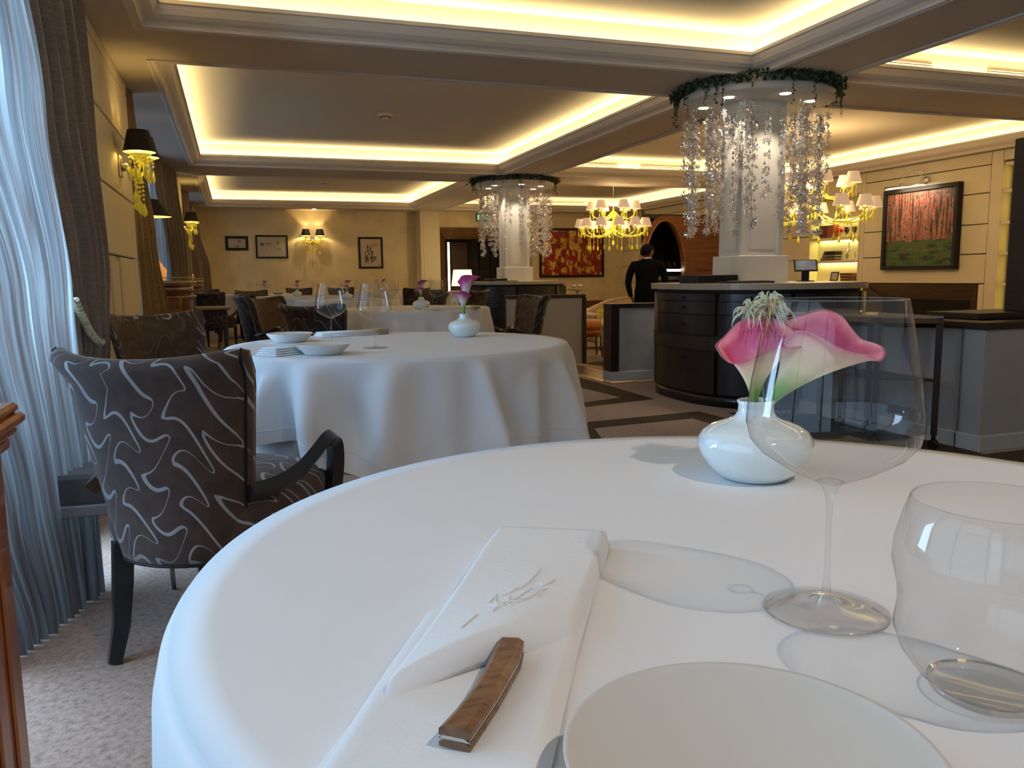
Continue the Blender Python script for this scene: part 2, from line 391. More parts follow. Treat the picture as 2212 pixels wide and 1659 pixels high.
# right wall: boards with recessed joints round the shelf niches and the fireplace
ZB = [-.16, .42, .836, 1.22, 1.60, 1.99, 2.338, 2.5]
m_dim = mat('panel_joint', (.12, .08, .04), .8)
mb = MB(); 
mb.box(9.34, 9.5, 5.6, 18.6, -.2, 2.6)
wr = struct(mb.build('wall_right', m_dim))
def boards(y0, y1, zs=ZB, x=9.15, par=wr, d=.19):
    for a, c in zip(zs[:-1], zs[1:]):
        mb = MB(); mb.bbox(x, x+d, y0+.003, y1-.003, a+.006, c-.006, .004); mb.build('wall_board', m_panel, par)
boards(8.0, 10.17, ZB[2:]); boards(7.83, 8.0, [-.16, 2.5]); boards(10.17, 10.26, [-.16, 2.5])
boards(11.42, 12.4); boards(12.4, 13.6); boards(13.6, 16.6); boards(16.6, 18.35)
boards(5.6, 7.0); boards(7.0, 7.83, [2.36, 2.5]); boards(10.26, 11.42, [2.2, 2.5])
boards(8.0, 8.09, [-.16, .836]); boards(10.14, 10.17, [-.16, .836])
# front behind the camera: glazed shopfront frame; right end of the bar zone
mb = MB()
for x in (-1.2, .2, 1.6, 3.0, 4.4, 5.8, 7.2, 8.6): mb.box(x-.04, x+.04, -2.1, -2.02, 0, 2.5)
for z in (0.0, .7, 2.42): mb.box(-1.3, 9.6, -2.1, -2.02, z, z+.08)
struct(mb.build('window_4', m_white))
mb = MB(); mb.box(9.5, 9.6, -2.1, 5.6, -.2, 2.6); mb.box(9.15, 9.6, 5.5, 5.6, -.2, 2.6); struct(mb.build('wall_right', m_wall))
# left wall: panelled piers between three curtained windows
def pier(y0, y1):
    mb = MB(); mb.box(-1.25, -.74, y0, y1, 0, 2.5); w = struct(mb.build('wall_left', m_dim))
    zs = [0, .10, .74, 1.167, 1.597, 2.035, 2.415, 2.5]
    for k, (a, c) in enumerate(zip(zs[:-1], zs[1:])):
        if k == 2:
            yn0, yn1 = (y0+y1)/2-.30, (y0+y1)/2+.42
            for (p, q) in ((y0, yn0), (yn1, y1)):
                mb = MB(); mb.bbox(-.74, -.71, p+.002, q-.002, a+.006, c-.004, .004); mb.build('wall_board', m_panel, w)
            mb = MB(); mb.box(-.739, -.735, yn0, yn1, a, c); mb.bbox(-.738, -.72, (yn0+yn1)/2-.005, yn1-.02, a+.02, c-.03, .002); mb.build('niche_panel', m_panel, w)
        else:
            mb = MB(); mb.bbox(-.74, -.71, y0, y1, a+.006, c-.006, .004); mb.build('wall_board', m_panel, w)
    return w
pier(4.15, 7.08); pier(12.5, 14.05); pier(17.6, 18.7)
mb = MB(); mb.box(-1.4, -1.25, -2.1, 4.2, 0, .35); mb.box(-1.4, -1.25, 7.0, 12.6, 0, .5); mb.box(-1.4, -1.25, 14.0, 17.7, 0, .5)
for a, c in ((-2.1, 4.2), (7.0, 12.6), (14.0, 17.7)): mb.box(-1.4, -1.25, a, c, 2.42, 2.6)
mb.box(-1.4, -1.25, -2.1, -1.9, 0, 2.6)
struct(mb.build('wall_left', m_panel))
for k, (a, c, zz, nn) in enumerate(((-1.9, 4.15, .35, 5), (7.08, 12.5, .5, 4), (14.05, 17.6, .5, 3))):
    mb = MB(); mb.box(-1.33, -1.29, a, c, zz, 2.42); win = mb  # pane
    g = struct(bpy.data.objects.new('window_%d' % (k+1), None)); COL.objects.link(g)
    mb = MB(); mb.add([(-1.31, a, zz), (-1.31, c, zz), (-1.31, c, 2.42), (-1.31, a, 2.42)], [(0, 1, 2, 3)]); mb.build('window_pane', m_pane, g)
    mb = MB()
    for i in range(nn+1):
        y = a+(c-a)*i/nn; mb.box(-1.34, -1.27, y-.03, y+.03, zz, 2.42)
    for z in (zz, 1.6, 2.36): mb.box(-1.34, -1.27, a, c, z, z+.05)
    mb.build('window_frame', m_white, g)

# columns with plinth, pilaster strips
def column(cx, cy_, z0):
    mb = MB(); mb.bbox(cx-.20, cx+.20, cy_-.165, cy_+.165, z0, 2.5, .004)
    c = struct(mb.build('wall_column', m_white))
    mb = MB(); mb.bbox(cx-.235, cx+.235, cy_-.20, cy_+.20, z0, 1.147, .004); mb.build('plinth', m_white, c)
    mb = MB()
    for s in (-1, 1):
        mb.box(cx-.12, cx+.12, cy_+s*.165-.006, cy_+s*.165+.006, 1.2, 2.36)
        mb.box(cx+s*.20-.006, cx+s*.20+.006, cy_-.10, cy_+.10, 1.2, 2.36)
    mb.build('fielded_panel', m_white, c)
    mb = MB()
    for s in (-1, 1):
        for u in (-.14, .14): mb.box(cx+u-.006, cx+u+.006, cy_+s*.165-.009, cy_+s*.165+.009, 1.16, 2.4)
        for u in (-.12, .12): mb.box(cx+s*.20-.009, cx+s*.20+.009, cy_+u-.006, cy_+u+.006, 1.16, 2.4)
    mb.build('moulding', m_white, c)
    return c
column(4.11, 5.865, 0.0); column(4.19, 12.17, -.08)

# low dividers
def divider(x0, x1, y0, y1, z0, z1, label, cap=.035, post=None, skirt=True):
    t = struct(bpy.data.objects.new('wall_divider', None)); COL.objects.link(t)
    mb = MB(); mb.box(x0, x1, y0, y1, z0, z1-.04); mb.build('divider_body', m_grey, t)
    mb = MB(); mb.bbox(x0-.015, x1+.015, y0-.015, y1+.015, z1-.04, z1, .004); mb.build('cap_rail', m_cap, t)
    if skirt: mb = MB(); mb.bbox(x0-.015, x1+.015, y0-.015, y1+.015, z0, z0+.09, .004); mb.build('skirting', m_skirt, t)
    if post: mb = MB(); mb.bbox(*post, z0+(.09 if skirt else 0), z1-.04, .003); mb.build('end_post', m_cap, t)
    return t
divider(3.36, 4.06, 6.955, 7.10, 0, .735, '', post=(3.345, 3.43, 6.94, 7.11))
divider(3.94, 4.06, 6.6, 6.94, 0, .735, '')
divider(3.1, 4.08, 9.22, 9.34, -.08, .775, '', post=(4.05, 4.10, 9.2, 9.36), skirt=False)
divider(3.88, 4.02, 3.515, 4.86, 0, .72, '')
divider(3.88, 7.2, 3.36, 3.50, 0, .72, '')
mb = MB(); mb.bbox(4.06, 7.2, 3.58, 3.95, .72, .757, .004); mb.box(4.10, 7.2, 3.62, 3.92, 0, .72); tag(mb.build('service_counter', m_cap), 'dark raised counter slab just inside the grey corner divider', 'counter')
mb = MB(); mb.bbox(4.46, 4.55, 3.62, 3.75, .757, 1.78, .004); mb.bbox(4.55, 5.4, 3.66, 3.71, .757, 1.78, .004); tag(mb.build('screen_panel', m_cap), 'tall dark wooden screen standing on the counter at the far right edge', 'screen')

# curtains
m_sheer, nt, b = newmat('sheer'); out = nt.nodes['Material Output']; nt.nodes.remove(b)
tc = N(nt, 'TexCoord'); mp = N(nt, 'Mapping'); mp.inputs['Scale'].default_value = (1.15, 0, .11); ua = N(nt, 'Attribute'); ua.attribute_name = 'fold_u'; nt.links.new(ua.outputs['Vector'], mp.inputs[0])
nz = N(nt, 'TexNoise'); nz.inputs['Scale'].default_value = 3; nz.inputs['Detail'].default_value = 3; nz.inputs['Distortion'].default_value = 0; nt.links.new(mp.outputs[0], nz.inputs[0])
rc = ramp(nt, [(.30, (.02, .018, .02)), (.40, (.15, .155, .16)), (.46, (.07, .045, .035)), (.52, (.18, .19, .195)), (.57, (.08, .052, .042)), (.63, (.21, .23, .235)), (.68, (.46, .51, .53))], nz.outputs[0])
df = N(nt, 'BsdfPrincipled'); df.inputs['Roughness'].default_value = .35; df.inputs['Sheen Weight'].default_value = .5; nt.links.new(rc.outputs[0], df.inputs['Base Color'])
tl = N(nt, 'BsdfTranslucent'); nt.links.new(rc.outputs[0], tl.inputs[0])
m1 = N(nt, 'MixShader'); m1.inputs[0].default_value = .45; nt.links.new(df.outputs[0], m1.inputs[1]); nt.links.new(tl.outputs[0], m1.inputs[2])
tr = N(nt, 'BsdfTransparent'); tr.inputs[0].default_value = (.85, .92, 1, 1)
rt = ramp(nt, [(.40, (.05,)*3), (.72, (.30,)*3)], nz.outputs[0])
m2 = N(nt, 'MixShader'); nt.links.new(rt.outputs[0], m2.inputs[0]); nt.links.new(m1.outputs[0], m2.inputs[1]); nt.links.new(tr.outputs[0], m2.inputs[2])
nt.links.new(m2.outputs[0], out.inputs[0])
m_drape = mat('drape_taupe', (.165, .125, .092), .75, var=.25, vscale=30, bump=.5, bscale=26, stretch=(1, 1, 6), sheen=.3)
m_drape2 = mat('drape_gold', (.20, .13, .06), .75, var=.2, vscale=30, bump=.5, bscale=26, stretch=(1, 1, 6), sheen=.2)

def interp(tab, z):
    for (a, b_) in zip(tab[:-1], tab[1:]):
        if a[0] <= z <= b_[0]:
            t = (z-a[0])/(b_[0]-a[0]); t = t*t*(3-2*t)
            return [a[i]+(b_[i]-a[i])*t for i in range(1, len(a))]
    return list(tab[-1][1:])
def curtain(name, m, tab, nf, amp, nz_=46, per=9, ph=0, sway=.0, label=None, cat='curtain', group=None):
    # tab rows: z, x0, y0, x1, y1 (edges) ; folds perpendicular to the run
    zs = [tab[0][0]+(tab[-1][0]-tab[0][0])*(k/(nz_-1)) for k in range(nz_)]
    nu = nf*per+1; mb = MB(); rr = random.Random(int(ph*100)+nf); ks = [rr.uniform(.6, 1.4) for _ in range(nf+2)]
    def fn(u, v):
        z = zs[min(nz_-1, int(round(v*(nz_-1))))]; x0, y0, x1, y1 = interp(tab, z)[:4]
        x = x0+(x1-x0)*u; y = y0+(y1-y0)*u; dx, dy = x1-x0, y1-y0; L = sqrt(dx*dx+dy*dy)+1e-6
        k = ks[int(u*nf)]*(1-abs((u*nf) % 1-.5))+ks[int(u*nf)+1]*abs((u*nf) % 1-.5)
        a = amp*k*sin(2*pi*u*nf+ph+.5*sin(z*1.7+u*5))+amp*.35*sin(5.1*pi*u*nf+z*2)+sway*sin(z*2.3+u*4)
        return (x+dy/L*a, y-dx/L*a, z)
    mb.grid(fn, nu, nz_)
    o = mb.build(name, m, fix=False); at_ = o.data.attributes.new('fold_u', 'FLOAT_VECTOR', 'POINT')
    for j_ in range(nz_):
        for i_ in range(nu): at_.data[j_*nu+i_].vector = (i_/per, ph, zs[j_])
    if label: tag(o, label, cat, group)
    return o
# near sheer flares towards the carpet
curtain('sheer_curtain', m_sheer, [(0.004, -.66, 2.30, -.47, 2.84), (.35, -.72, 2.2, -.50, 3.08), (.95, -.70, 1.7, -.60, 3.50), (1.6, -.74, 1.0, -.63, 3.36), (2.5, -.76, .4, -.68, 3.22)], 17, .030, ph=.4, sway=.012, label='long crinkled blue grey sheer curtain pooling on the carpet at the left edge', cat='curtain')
curtain('drape', m_drape, [(0.01, -.72, 3.75, -.64, 4.4), (.55, -.70, 3.85, -.63, 4.35), (.74, -.68, 3.95, -.60, 4.25), (1.1, -.70, 3.8, -.60, 4.42), (1.7, -.74, 3.5, -.61, 4.36), (2.5, -.76, 3.3, -.62, 4.25)], 6, .035, ph=1.0, label='heavy taupe drape tied back with a rope beside the near window', cat='curtain')
curtain('drape_lining', mat('lining', (.16, .16, .17), .7), [(0.01, -.70, 3.3, -.68, 3.9), (.74, -.68, 3.6, -.66, 4.0), (1.7, -.72, 3.45, -.70, 3.7), (2.5, -.74, 3.3, -.72, 3.5)], 3, .02, ph=.2, label='grey lining edge of the near drape next to the sheer curtain', cat='curtain')
mb = MB()
for s in (0, pi):
    mb.tube([(-.60+.010*cos(t*60+s)*1.0, 3.60+.62*t, .93-.21*sin(t*pi*.5)+.010*sin(t*60+s)) for t in [i/70 for i in range(71)]], .009, 6)
tag(mb.build('tieback_rope', mat('rope', (.42, .42, .30), .6, var=.3, vscale=50)), 'twisted cream rope tieback round the near taupe drape', 'rope')
curtain('drape', m_drape2, [(0.01, -.72, 7.1, -.50, 7.5), (.6, -.72, 7.1, -.53, 7.5), (1.3, -.73, 7.12, -.60, 7.45), (2.5, -.74, 7.12, -.70, 7.4)], 4, .018, ph=.3, label='golden brown drape hanging past the first panelled pier', cat='curtain')
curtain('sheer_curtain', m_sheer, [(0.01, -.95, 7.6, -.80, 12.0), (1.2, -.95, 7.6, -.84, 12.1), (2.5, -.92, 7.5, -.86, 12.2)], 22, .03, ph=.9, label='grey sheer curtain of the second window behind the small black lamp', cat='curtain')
curtain('drape', m_drape, [(0.01, -.80, 11.9, -.62, 12.45), (1.2, -.82, 11.9, -.64, 12.45), (2.5, -.86, 10.8, -.70, 12.45)], 5, .03, ph=.5, label='dark taupe drape at the far side of the second window', cat='curtain')
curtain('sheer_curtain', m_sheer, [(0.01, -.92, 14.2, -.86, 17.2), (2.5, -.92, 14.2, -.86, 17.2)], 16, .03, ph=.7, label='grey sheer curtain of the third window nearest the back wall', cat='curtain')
curtain('drape', m_drape, [(0.01, -.84, 14.1, -.66, 14.5), (2.5, -.84, 14.1, -.66, 15.2)], 4, .03, ph=.1, label='dark drape at the near side of the third window', cat='curtain')
curtain('drape', m_drape, [(0.01, -.80, 16.9, -.42, 17.6), (1.2, -.80, 17.0, -.46, 17.6), (2.0, -.82, 17.0, -.62, 17.6), (2.5, -.84, 16.6, -.74, 17.6)], 4, .03, ph=.8, label='taupe drape at the back corner beside the small framed picture', cat='curtain')
# ============================================================ CHAIRS
def back_mesh(mats, seed=0):
    mb = MB(); nu = 29
    def sec(u):
        au = abs(u); tf = max(.10, (1-au**7))**.5; th = .070*tf
        zt = .785+.035*u*u; pts = []
        def P(v, off):
            w = .185+.080*v**1.1
            z = .275+(zt-.275)*v; fl = max(0, (v-.86)/.14); fl = fl*fl*.030
            y = -.235-.085*v+.115*u*u-fl
            nx, ny = -u*.42, 1.0
            return (w*sin(1.2*u)/sin(1.2)+nx*off*.6*au, y+ny*off, z)
        K = 13
        for k in range(K): pts.append(P(k/(K-1), -th*.5))
        for a in (35, 70, 110, 145):
            a_ = radians(a); p = P(1, -th*.5*cos(a_)); pts.append((p[0], p[1], p[2]+th*.5*sin(a_)*.9))
        for k in range(K): pts.append(P(1-k/(K-1), th*.5))
        return pts
    rows = [sec(-1+2*i/(nu-1)) for i in range(nu)]; n = len(rows[0])
    for r_ in rows: mb.v += r_
    for i in range(nu-1):
        for k in range(n):
            k2 = (k+1) % n; mb.m = 1 if (k >= 17 and 2 < i < nu-4) else 0
            mb.face((i*n+k, i*n+k2, (i+1)*n+k2, (i+1)*n+k))
    mb.m = 0; mb.face(tuple(range(n)), False); mb.face(tuple((nu-1)*n+k for k in reversed(range(n))), False)
    pts = [[rows[1][k] for k in range(0, 15)], [rows[-2][k] for k in range(0, 15)], [rows[i][0] for i in range(1, nu-1)]]
    return mb, pts
_bm, _pp = back_mesh(None)
def seat_mb():
    mb = MB()
    def fn(u, v):
        a = 2*pi*u; e = 3.2
        c, s_ = cos(a), sin(a); rx = (abs(c)**(2/e))*(1 if c >= 0 else -1); ry = (abs(s_)**(2/e))*(1 if s_ >= 0 else -1)
        tab = [(0, .30), (.96, .30), (1.0, .315), (1.0, .40), (.985, .428), (.93, .448), (.75, .462), (.4, .470), (0.0, .472)]
        k = v*(len(tab)-1); i = min(int(k), len(tab)-2); t = k-i; r = tab[i][0]*(1-t)+tab[i+1][0]*t; z = tab[i][1]*(1-t)+tab[i+1][1]*t
        return (.265*rx*r*(1+.04*ry), .265*ry*r+.03, z)
    mb.grid(fn, 40, 17, closeu=True); return mb
def make_chair(label, far=False, loc=(0, 0, 0), rz=0, group='swirl velvet armchairs'):
    sw = m_swirl_far if far else m_swirl
    t = thing('dining_armchair', label, 'chair', loc, rz, group)
    _bm.build('backrest', [sw, m_brown], t)
    seat_mb().build('seat', sw, t)
    mb = MB()
    for p in _pp: mb.tube([(x, y-.001, z) for x, y, z in p], .0045, 5)
    mb.build('piping', m_black, t)
    for s in (-1, 1):
        mb = MB(); mb.tube([(s*.215, .235, .31), (s*.213, .24, .15), (s*.21, .245, 0)], [.027, .023, .017], 4); mb.build('leg', m_legs, t)
        mb = MB(); mb.tube([(s*.155, -.20, .31), (s*.156, -.212, .20), (s*.152, -.235, .09), (s*.150, -.275, 0)], [.036, .034, .029, .023], 4); mb.build('leg', m_legs, t)
        mb = MB(); pts = []
        P = [(.225, -.20, .46), (.262, -.13, .463), (.288, -.05, .482), (.298, .03, .512), (.300, .09, .535), (.300, .135, .538), (.299, .168, .515), (.296, .178, .46), (.290, .176, .40), (.284, .172, .33)]
        for k in range(len(P)-1):
            q0, q1, q2, q3 = [Vector(P[min(max(k+o_, 0), len(P)-1)]) for o_ in (-1, 0, 1, 2)]
            for t_ in (0, .25, .5, .75):
                v_ = .5*((2*q1)+(q2-q0)*t_+(2*q0-5*q1+4*q2-q3)*t_*t_+(3*q1-q0-3*q2+q3)*t_**3); pts.append((s*v_.x, v_.y, v_.z))
        mb.tube(pts, .0265, 4, flat=.9); mb.build('armrest', m_legs, t)
    return t

# ============================================================ TABLES AND CLOTHS
def cloth_mb(Rr, ztop, drop, nf, amp, seed, hem=.03, flare=.03, nr=18, na=220, corner=0, square=0):
    rr = random.Random(seed); ph = [rr.uniform(0, 6.28) for _ in range(6)]; mb = MB()
    am = [rr.uniform(.5, 1) for _ in range(40)]
    RG = []; a_ = rr.uniform(0, .5); a_end = a_+2*pi
    while a_ < a_end-.12:
        RG.append((a_, rr.uniform(.040, .115), rr.uniform(.35, 1.0), rr.uniform(-.12, .20), rr.uniform(-.10, .10))); a_ += rr.uniform(.6, 1.25)*2*pi/nf
    def fold(a, s_):
        f = 0
        for (c_, w_, m_, st, sk) in RG:
            d = (a-c_-sk*s_+pi) % (2*pi)-pi; w2 = w_*(.75+.5*s_)
            q = max(0, s_-st)
            if abs(d) < w2*4: f += m_*q**.62*(math.exp(-(d/w2)**2)-.38*math.exp(-((abs(d)-1.9*w2)/w2)**2))
        return f
    prof = []
    ctr = len(mb.v); mb.v.append((0, 0, ztop))
    rings = [(.3, 0), (.7, 0), (.93, 0), (.985, 0)]
    rows = []
    for (q, dz) in rings: rows.append([((Rr*q)*cos(2*pi*i/na), (Rr*q)*sin(2*pi*i/na), ztop) for i in range(na)])
    rd = .016
    for a in (25, 50, 75):
        rows.append([((Rr-rd+rd*sin(radians(a)))*cos(2*pi*i/na), (Rr-rd+rd*sin(radians(a)))*sin(2*pi*i/na), ztop-rd+rd*cos(radians(a))) for i in range(na)])
    for k in range(1, nr+1):
        s = k/nr; row = []
        for i in range(na):
            a = 2*pi*i/na; F = fold(a, s); D = drop+hem*sin(2*a+ph[5])+hem*.5*sin(5*a+ph[1])
            if square:
                m_ = max(abs(cos(a+ph[2]*0+corner)), abs(sin(a+corner))); D += square*(1/m_-1)
            r_ = Rr+.003+flare*s+amp*F+.003*sin(s*9+a*13)*s
            row.append((r_*cos(a), r_*sin(a), ztop-rd-(D-rd)*s))
        rows.append(row)
    for row in rows: mb.v += row
    for i in range(na): mb.face((0, 1+i, 1+(i+1) % na))
    for k in range(len(rows)-1):
        for i in range(na): mb.face((1+k*na+i, 1+k*na+(i+1) % na, 1+(k+1)*na+(i+1) % na, 1+(k+1)*na+i))
    last = rows[-1]
    mb.tail = rows[7+int(nr*.80)]
    return mb
def make_table(cx, cy_, Rr, label, clabel, seed, drop=.32, nf=14, amp=.07, under=None, under_l='', z=.75, group='round dining tables', **k):
    t = thing('dining_table', label, 'table', (cx, cy_, 0), 0, group)
    mb = MB(); mb.lathe([(0, z-.035), (Rr-.03, z-.035), (Rr-.022, z-.03), (Rr-.022, z-.008), (Rr-.03, z-.004), (0, z-.004)], 48, cap=False); mb.build('tabletop', m_blackwood, t)
    for a in (35, 125, 215, 305):
        a = radians(a); mb = MB(); q = Rr*.62; mb.tube([(q*cos(a), q*sin(a), z-.03), (q*cos(a), q*sin(a), 0)], [.032, .020], 4); mb.build('leg', m_legs, t)
    if under:
        mb = cloth_mb(Rr-.065, z-.006, under, nf+2, .02, seed+50, hem=.02, flare=.005); o = mb.build('under_cloth', m_cloth2, None, (cx, cy_, 0)); tag(o, under_l, 'tablecloth')
    mb = cloth_mb(Rr, z, drop, nf, amp, seed, **k)
    o = mb.build('tablecloth', m_cloth, None, (cx, cy_, 0)); tag(o, clabel, 'tablecloth', 'white tablecloths')
    if cy_ < 4:
        h_ = MB(); h_.tube(mb.tail, .0016, 4, closed=True); h_.build('hem_seam', m_cloth, o)
    return t
make_table(.47, .600, .535, 'round dining table nearest the camera hidden by its cloth', 'smooth white tablecloth in the foreground under the wooden-handled knife', 3, drop=.30, nf=8, amp=.02, hem=.01, flare=.018)
make_table(.60, 3.12, .655, 'round dining table in the middle beside the swirl-backed armchair', 'white tablecloth with deep folds on the second table', 11, drop=.31, nf=18, amp=.115, under=.37, under_l='grey undercloth peeping below the hem of the second table', hem=.03, corner=radians(-33), square=.20, flare=.045)
make_table(1.42, 6.78, .65, 'round dining table behind the second table in front of the low divider', 'white tablecloth on the third table left of the far console', 12, under=.36, under_l='grey undercloth below the hem of the third table')
make_table(1.29, 9.96, .62, 'round dining table set with a vase left of centre', 'white tablecloth on the fourth table below the twin wall sconce', 13)
make_table(.41, 15.0, .65, 'round dining table near the back wall at the left', 'white tablecloth lit blue below the two left framed pictures', 14, drop=.5)
make_table(.90, 12.65, .62, 'round dining table with a single small vase before the back wall', 'white tablecloth on the table left of the twin sconce', 15)
make_table(3.70, 14.6, .55, 'round dining table in front of the bronze doorway', 'white tablecloth beside the glowing table lamp', 16, drop=.45)
make_table(2.71, 15.7, .55, 'round dining table below the framed calligraphy', 'white tablecloth below the framed calligraphy', 17, drop=.45)

c = make_chair('brown swirl velvet armchair in the left foreground with its back to the camera', False, (-.085, 2.42, 0), radians(-30))
make_chair('brown armchair with plain inner back tucked at the far left of the second table', False, (-.29, 4.55, 0), radians(-150))
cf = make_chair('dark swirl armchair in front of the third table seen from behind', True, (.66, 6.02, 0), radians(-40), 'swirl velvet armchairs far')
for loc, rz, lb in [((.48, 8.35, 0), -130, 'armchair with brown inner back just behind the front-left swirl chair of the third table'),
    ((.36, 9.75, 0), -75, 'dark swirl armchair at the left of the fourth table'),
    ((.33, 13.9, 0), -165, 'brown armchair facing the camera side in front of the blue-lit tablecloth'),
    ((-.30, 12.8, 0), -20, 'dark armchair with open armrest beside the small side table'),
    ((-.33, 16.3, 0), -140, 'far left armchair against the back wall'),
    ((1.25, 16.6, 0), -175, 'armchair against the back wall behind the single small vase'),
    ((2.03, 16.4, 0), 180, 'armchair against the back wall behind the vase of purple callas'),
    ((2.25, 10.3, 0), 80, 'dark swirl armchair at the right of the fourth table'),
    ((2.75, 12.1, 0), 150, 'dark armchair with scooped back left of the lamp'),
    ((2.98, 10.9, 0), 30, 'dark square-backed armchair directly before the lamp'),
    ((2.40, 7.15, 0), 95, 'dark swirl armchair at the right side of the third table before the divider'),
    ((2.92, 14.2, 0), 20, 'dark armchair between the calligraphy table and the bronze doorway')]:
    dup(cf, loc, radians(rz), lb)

# ============================================================ TABLEWARE
def glass_parts():
    b = MB(); b.lathe([(.0042, .097), (.012, .100), (.030, .108), (.049, .120), (.0575, .130), (.0605, .142), (.0600, .152), (.0575, .172), (.0525, .200), (.0462, .2305), (.0456, .2315), (.0450, .2305)], 56, cap=False)
    s = MB(); s.lathe([(.0075, .006), (.0036, .014), (.0021, .028), (.0019, .070), (.0027, .086), (.0058, .0955), (.010, .0995), (.004, .1010), (0.0001, .1015)], 20, cap=False)
    f = MB(); f.lathe([(.0001, .0012), (.040, .0004), (.0445, .0012), (.0445, .0022), (.030, .0030), (.014, .0048), (.0075, .008)], 56, cap=False)
    return b.mesh('glass_bowl', m_glass), s.mesh('glass_stem', m_glassd), f.mesh('glass_foot', m_glassd)
GM = glass_parts()
def glass(x, y, label, z=.7505, sc=None, group='stemmed wine glasses'):
    t = thing('wine_glass', label, 'glass', (x, y, z), 0, group)
    for me, n in zip(GM, ('bowl', 'stem', 'foot')): inst(me, n, t)
    if sc: t.scale = (sc,)*3
    return t
glass(.403, .470, 'large empty wine glass in the foreground before the white vase')
mb = MB(); mb.lathe([(.0001, .004), (.020, .0035), (.030, .006), (.040, .014), (.050, .028), (.0545, .042), (.0525, .058), (.0535, .070), (.0570, .086), (.0560, .100), (.0515, .118), (.0480, .1285), (.0474, .1290), (.0468, .1283)], 56, cap=False)
t = thing('tumbler', 'curved stemless water glass at the right edge of the near table', 'glass', (.402, .338, .7505))
mb.build('body', m_glass, t, fix=False)
mb = MB(); mb.lathe([(.0001, .0), (.026, .0), (.032, .0035), (.034, .008), (.029, .0065), (.0001, .006)], 40, cap=False); mb.build('base', m_glassd, t); t.scale = (.96, .96, .92); t.location.x = .409

# vase and callas
def vase_mb():
    mb = MB(); mb.lathe([(.0001, .001), (.034, .001), (.037, 0), (.041, .002), (.051, .010), (.060, .020), (.0665, .031), (.0695, .042), (.0680, .051), (.062, .059), (.052, .0655), (.041, .0695), (.031, .073), (.0250, .077), (.0215, .083), (.0210, .091), (.0230, .0955), (.0215, .097), (.0185, .094), (.018, .080), (.016, .070)], 56, cap=False); return mb
VME = vase_mb().mesh('vase', m_vase)
def vase(x, y, label, z=.7505, group='small white bottle vases'):
    o = inst(VME, 'vase', None, (x, y, z)); return tag(o, label, 'vase', group)
vase(.597, .832, 'round white opal glass vase in the foreground holding pink callas')
m_calla, nt, b = newmat('calla'); ca = N(nt, 'Attribute'); ca.attribute_name = 'tt'; ge = N(nt, 'NewGeometry')
sx = N(nt, 'SeparateColor'); nt.links.new(ca.outputs['Color'], sx.inputs[0])
tc = N(nt, 'TexCoord'); nz = N(nt, 'TexNoise'); nz.inputs['Scale'].default_value = 60; nz.inputs['Detail'].default_value = 3; nt.links.new(tc.outputs['Object'], nz.inputs[0])
ad = N(nt, 'Math', operation='MULTIPLY_ADD'); nt.links.new(nz.outputs[0], ad.inputs[0]); ad.inputs[1].default_value = .16; nt.links.new(sx.outputs[0], ad.inputs[2])
sb = N(nt, 'Math', operation='SUBTRACT'); nt.links.new(ad.outputs[0], sb.inputs[0]); sb.inputs[1].default_value = .08
ro = ramp(nt, [(.0, (.08, .24, .02)), (.24, (.22, .40, .05)), (.50, (.82, .70, .42)), (.80, (.90, .62, .46)), (.93, (.85, .36, .38)), (1, (.75, .20, .28))], sb.outputs[0])
ri = ramp(nt, [(.0, (.7, .7, .35)), (.38, (.85, .58, .50)), (.60, (.72, .17, .38)), (.85, (.58, .05, .16)), (1, (.78, .25, .30))], sb.outputs[0])
mx = N(nt, 'Mix', data_type='RGBA'); nt.links.new(sx.outputs[1], mx.inputs[0]); nt.links.new(ro.outputs[0], mx.inputs[6]); nt.links.new(ri.outputs[0], mx.inputs[7])
nt.links.new(mx.outputs[2], b.inputs['Base Color']); b.inputs['Roughness'].default_value = .45; b.inputs['Subsurface Weight'].default_value = .12; b.inputs['Subsurface Radius'].default_value = (.01, .005, .004)
m_calla_deep = m_calla.copy(); m_calla_deep.name = 'calla_deep'
for _n in m_calla_deep.node_tree.nodes:
    if _n.type == 'VALTORGB':
        for _e, _c in zip(_n.color_ramp.elements, ((.10, .26, .03), (.20, .36, .06), (.78, .66, .68), (.46, .06, .26), (.42, .03, .14), (.40, .03, .12))): _e.color = C4(_c)
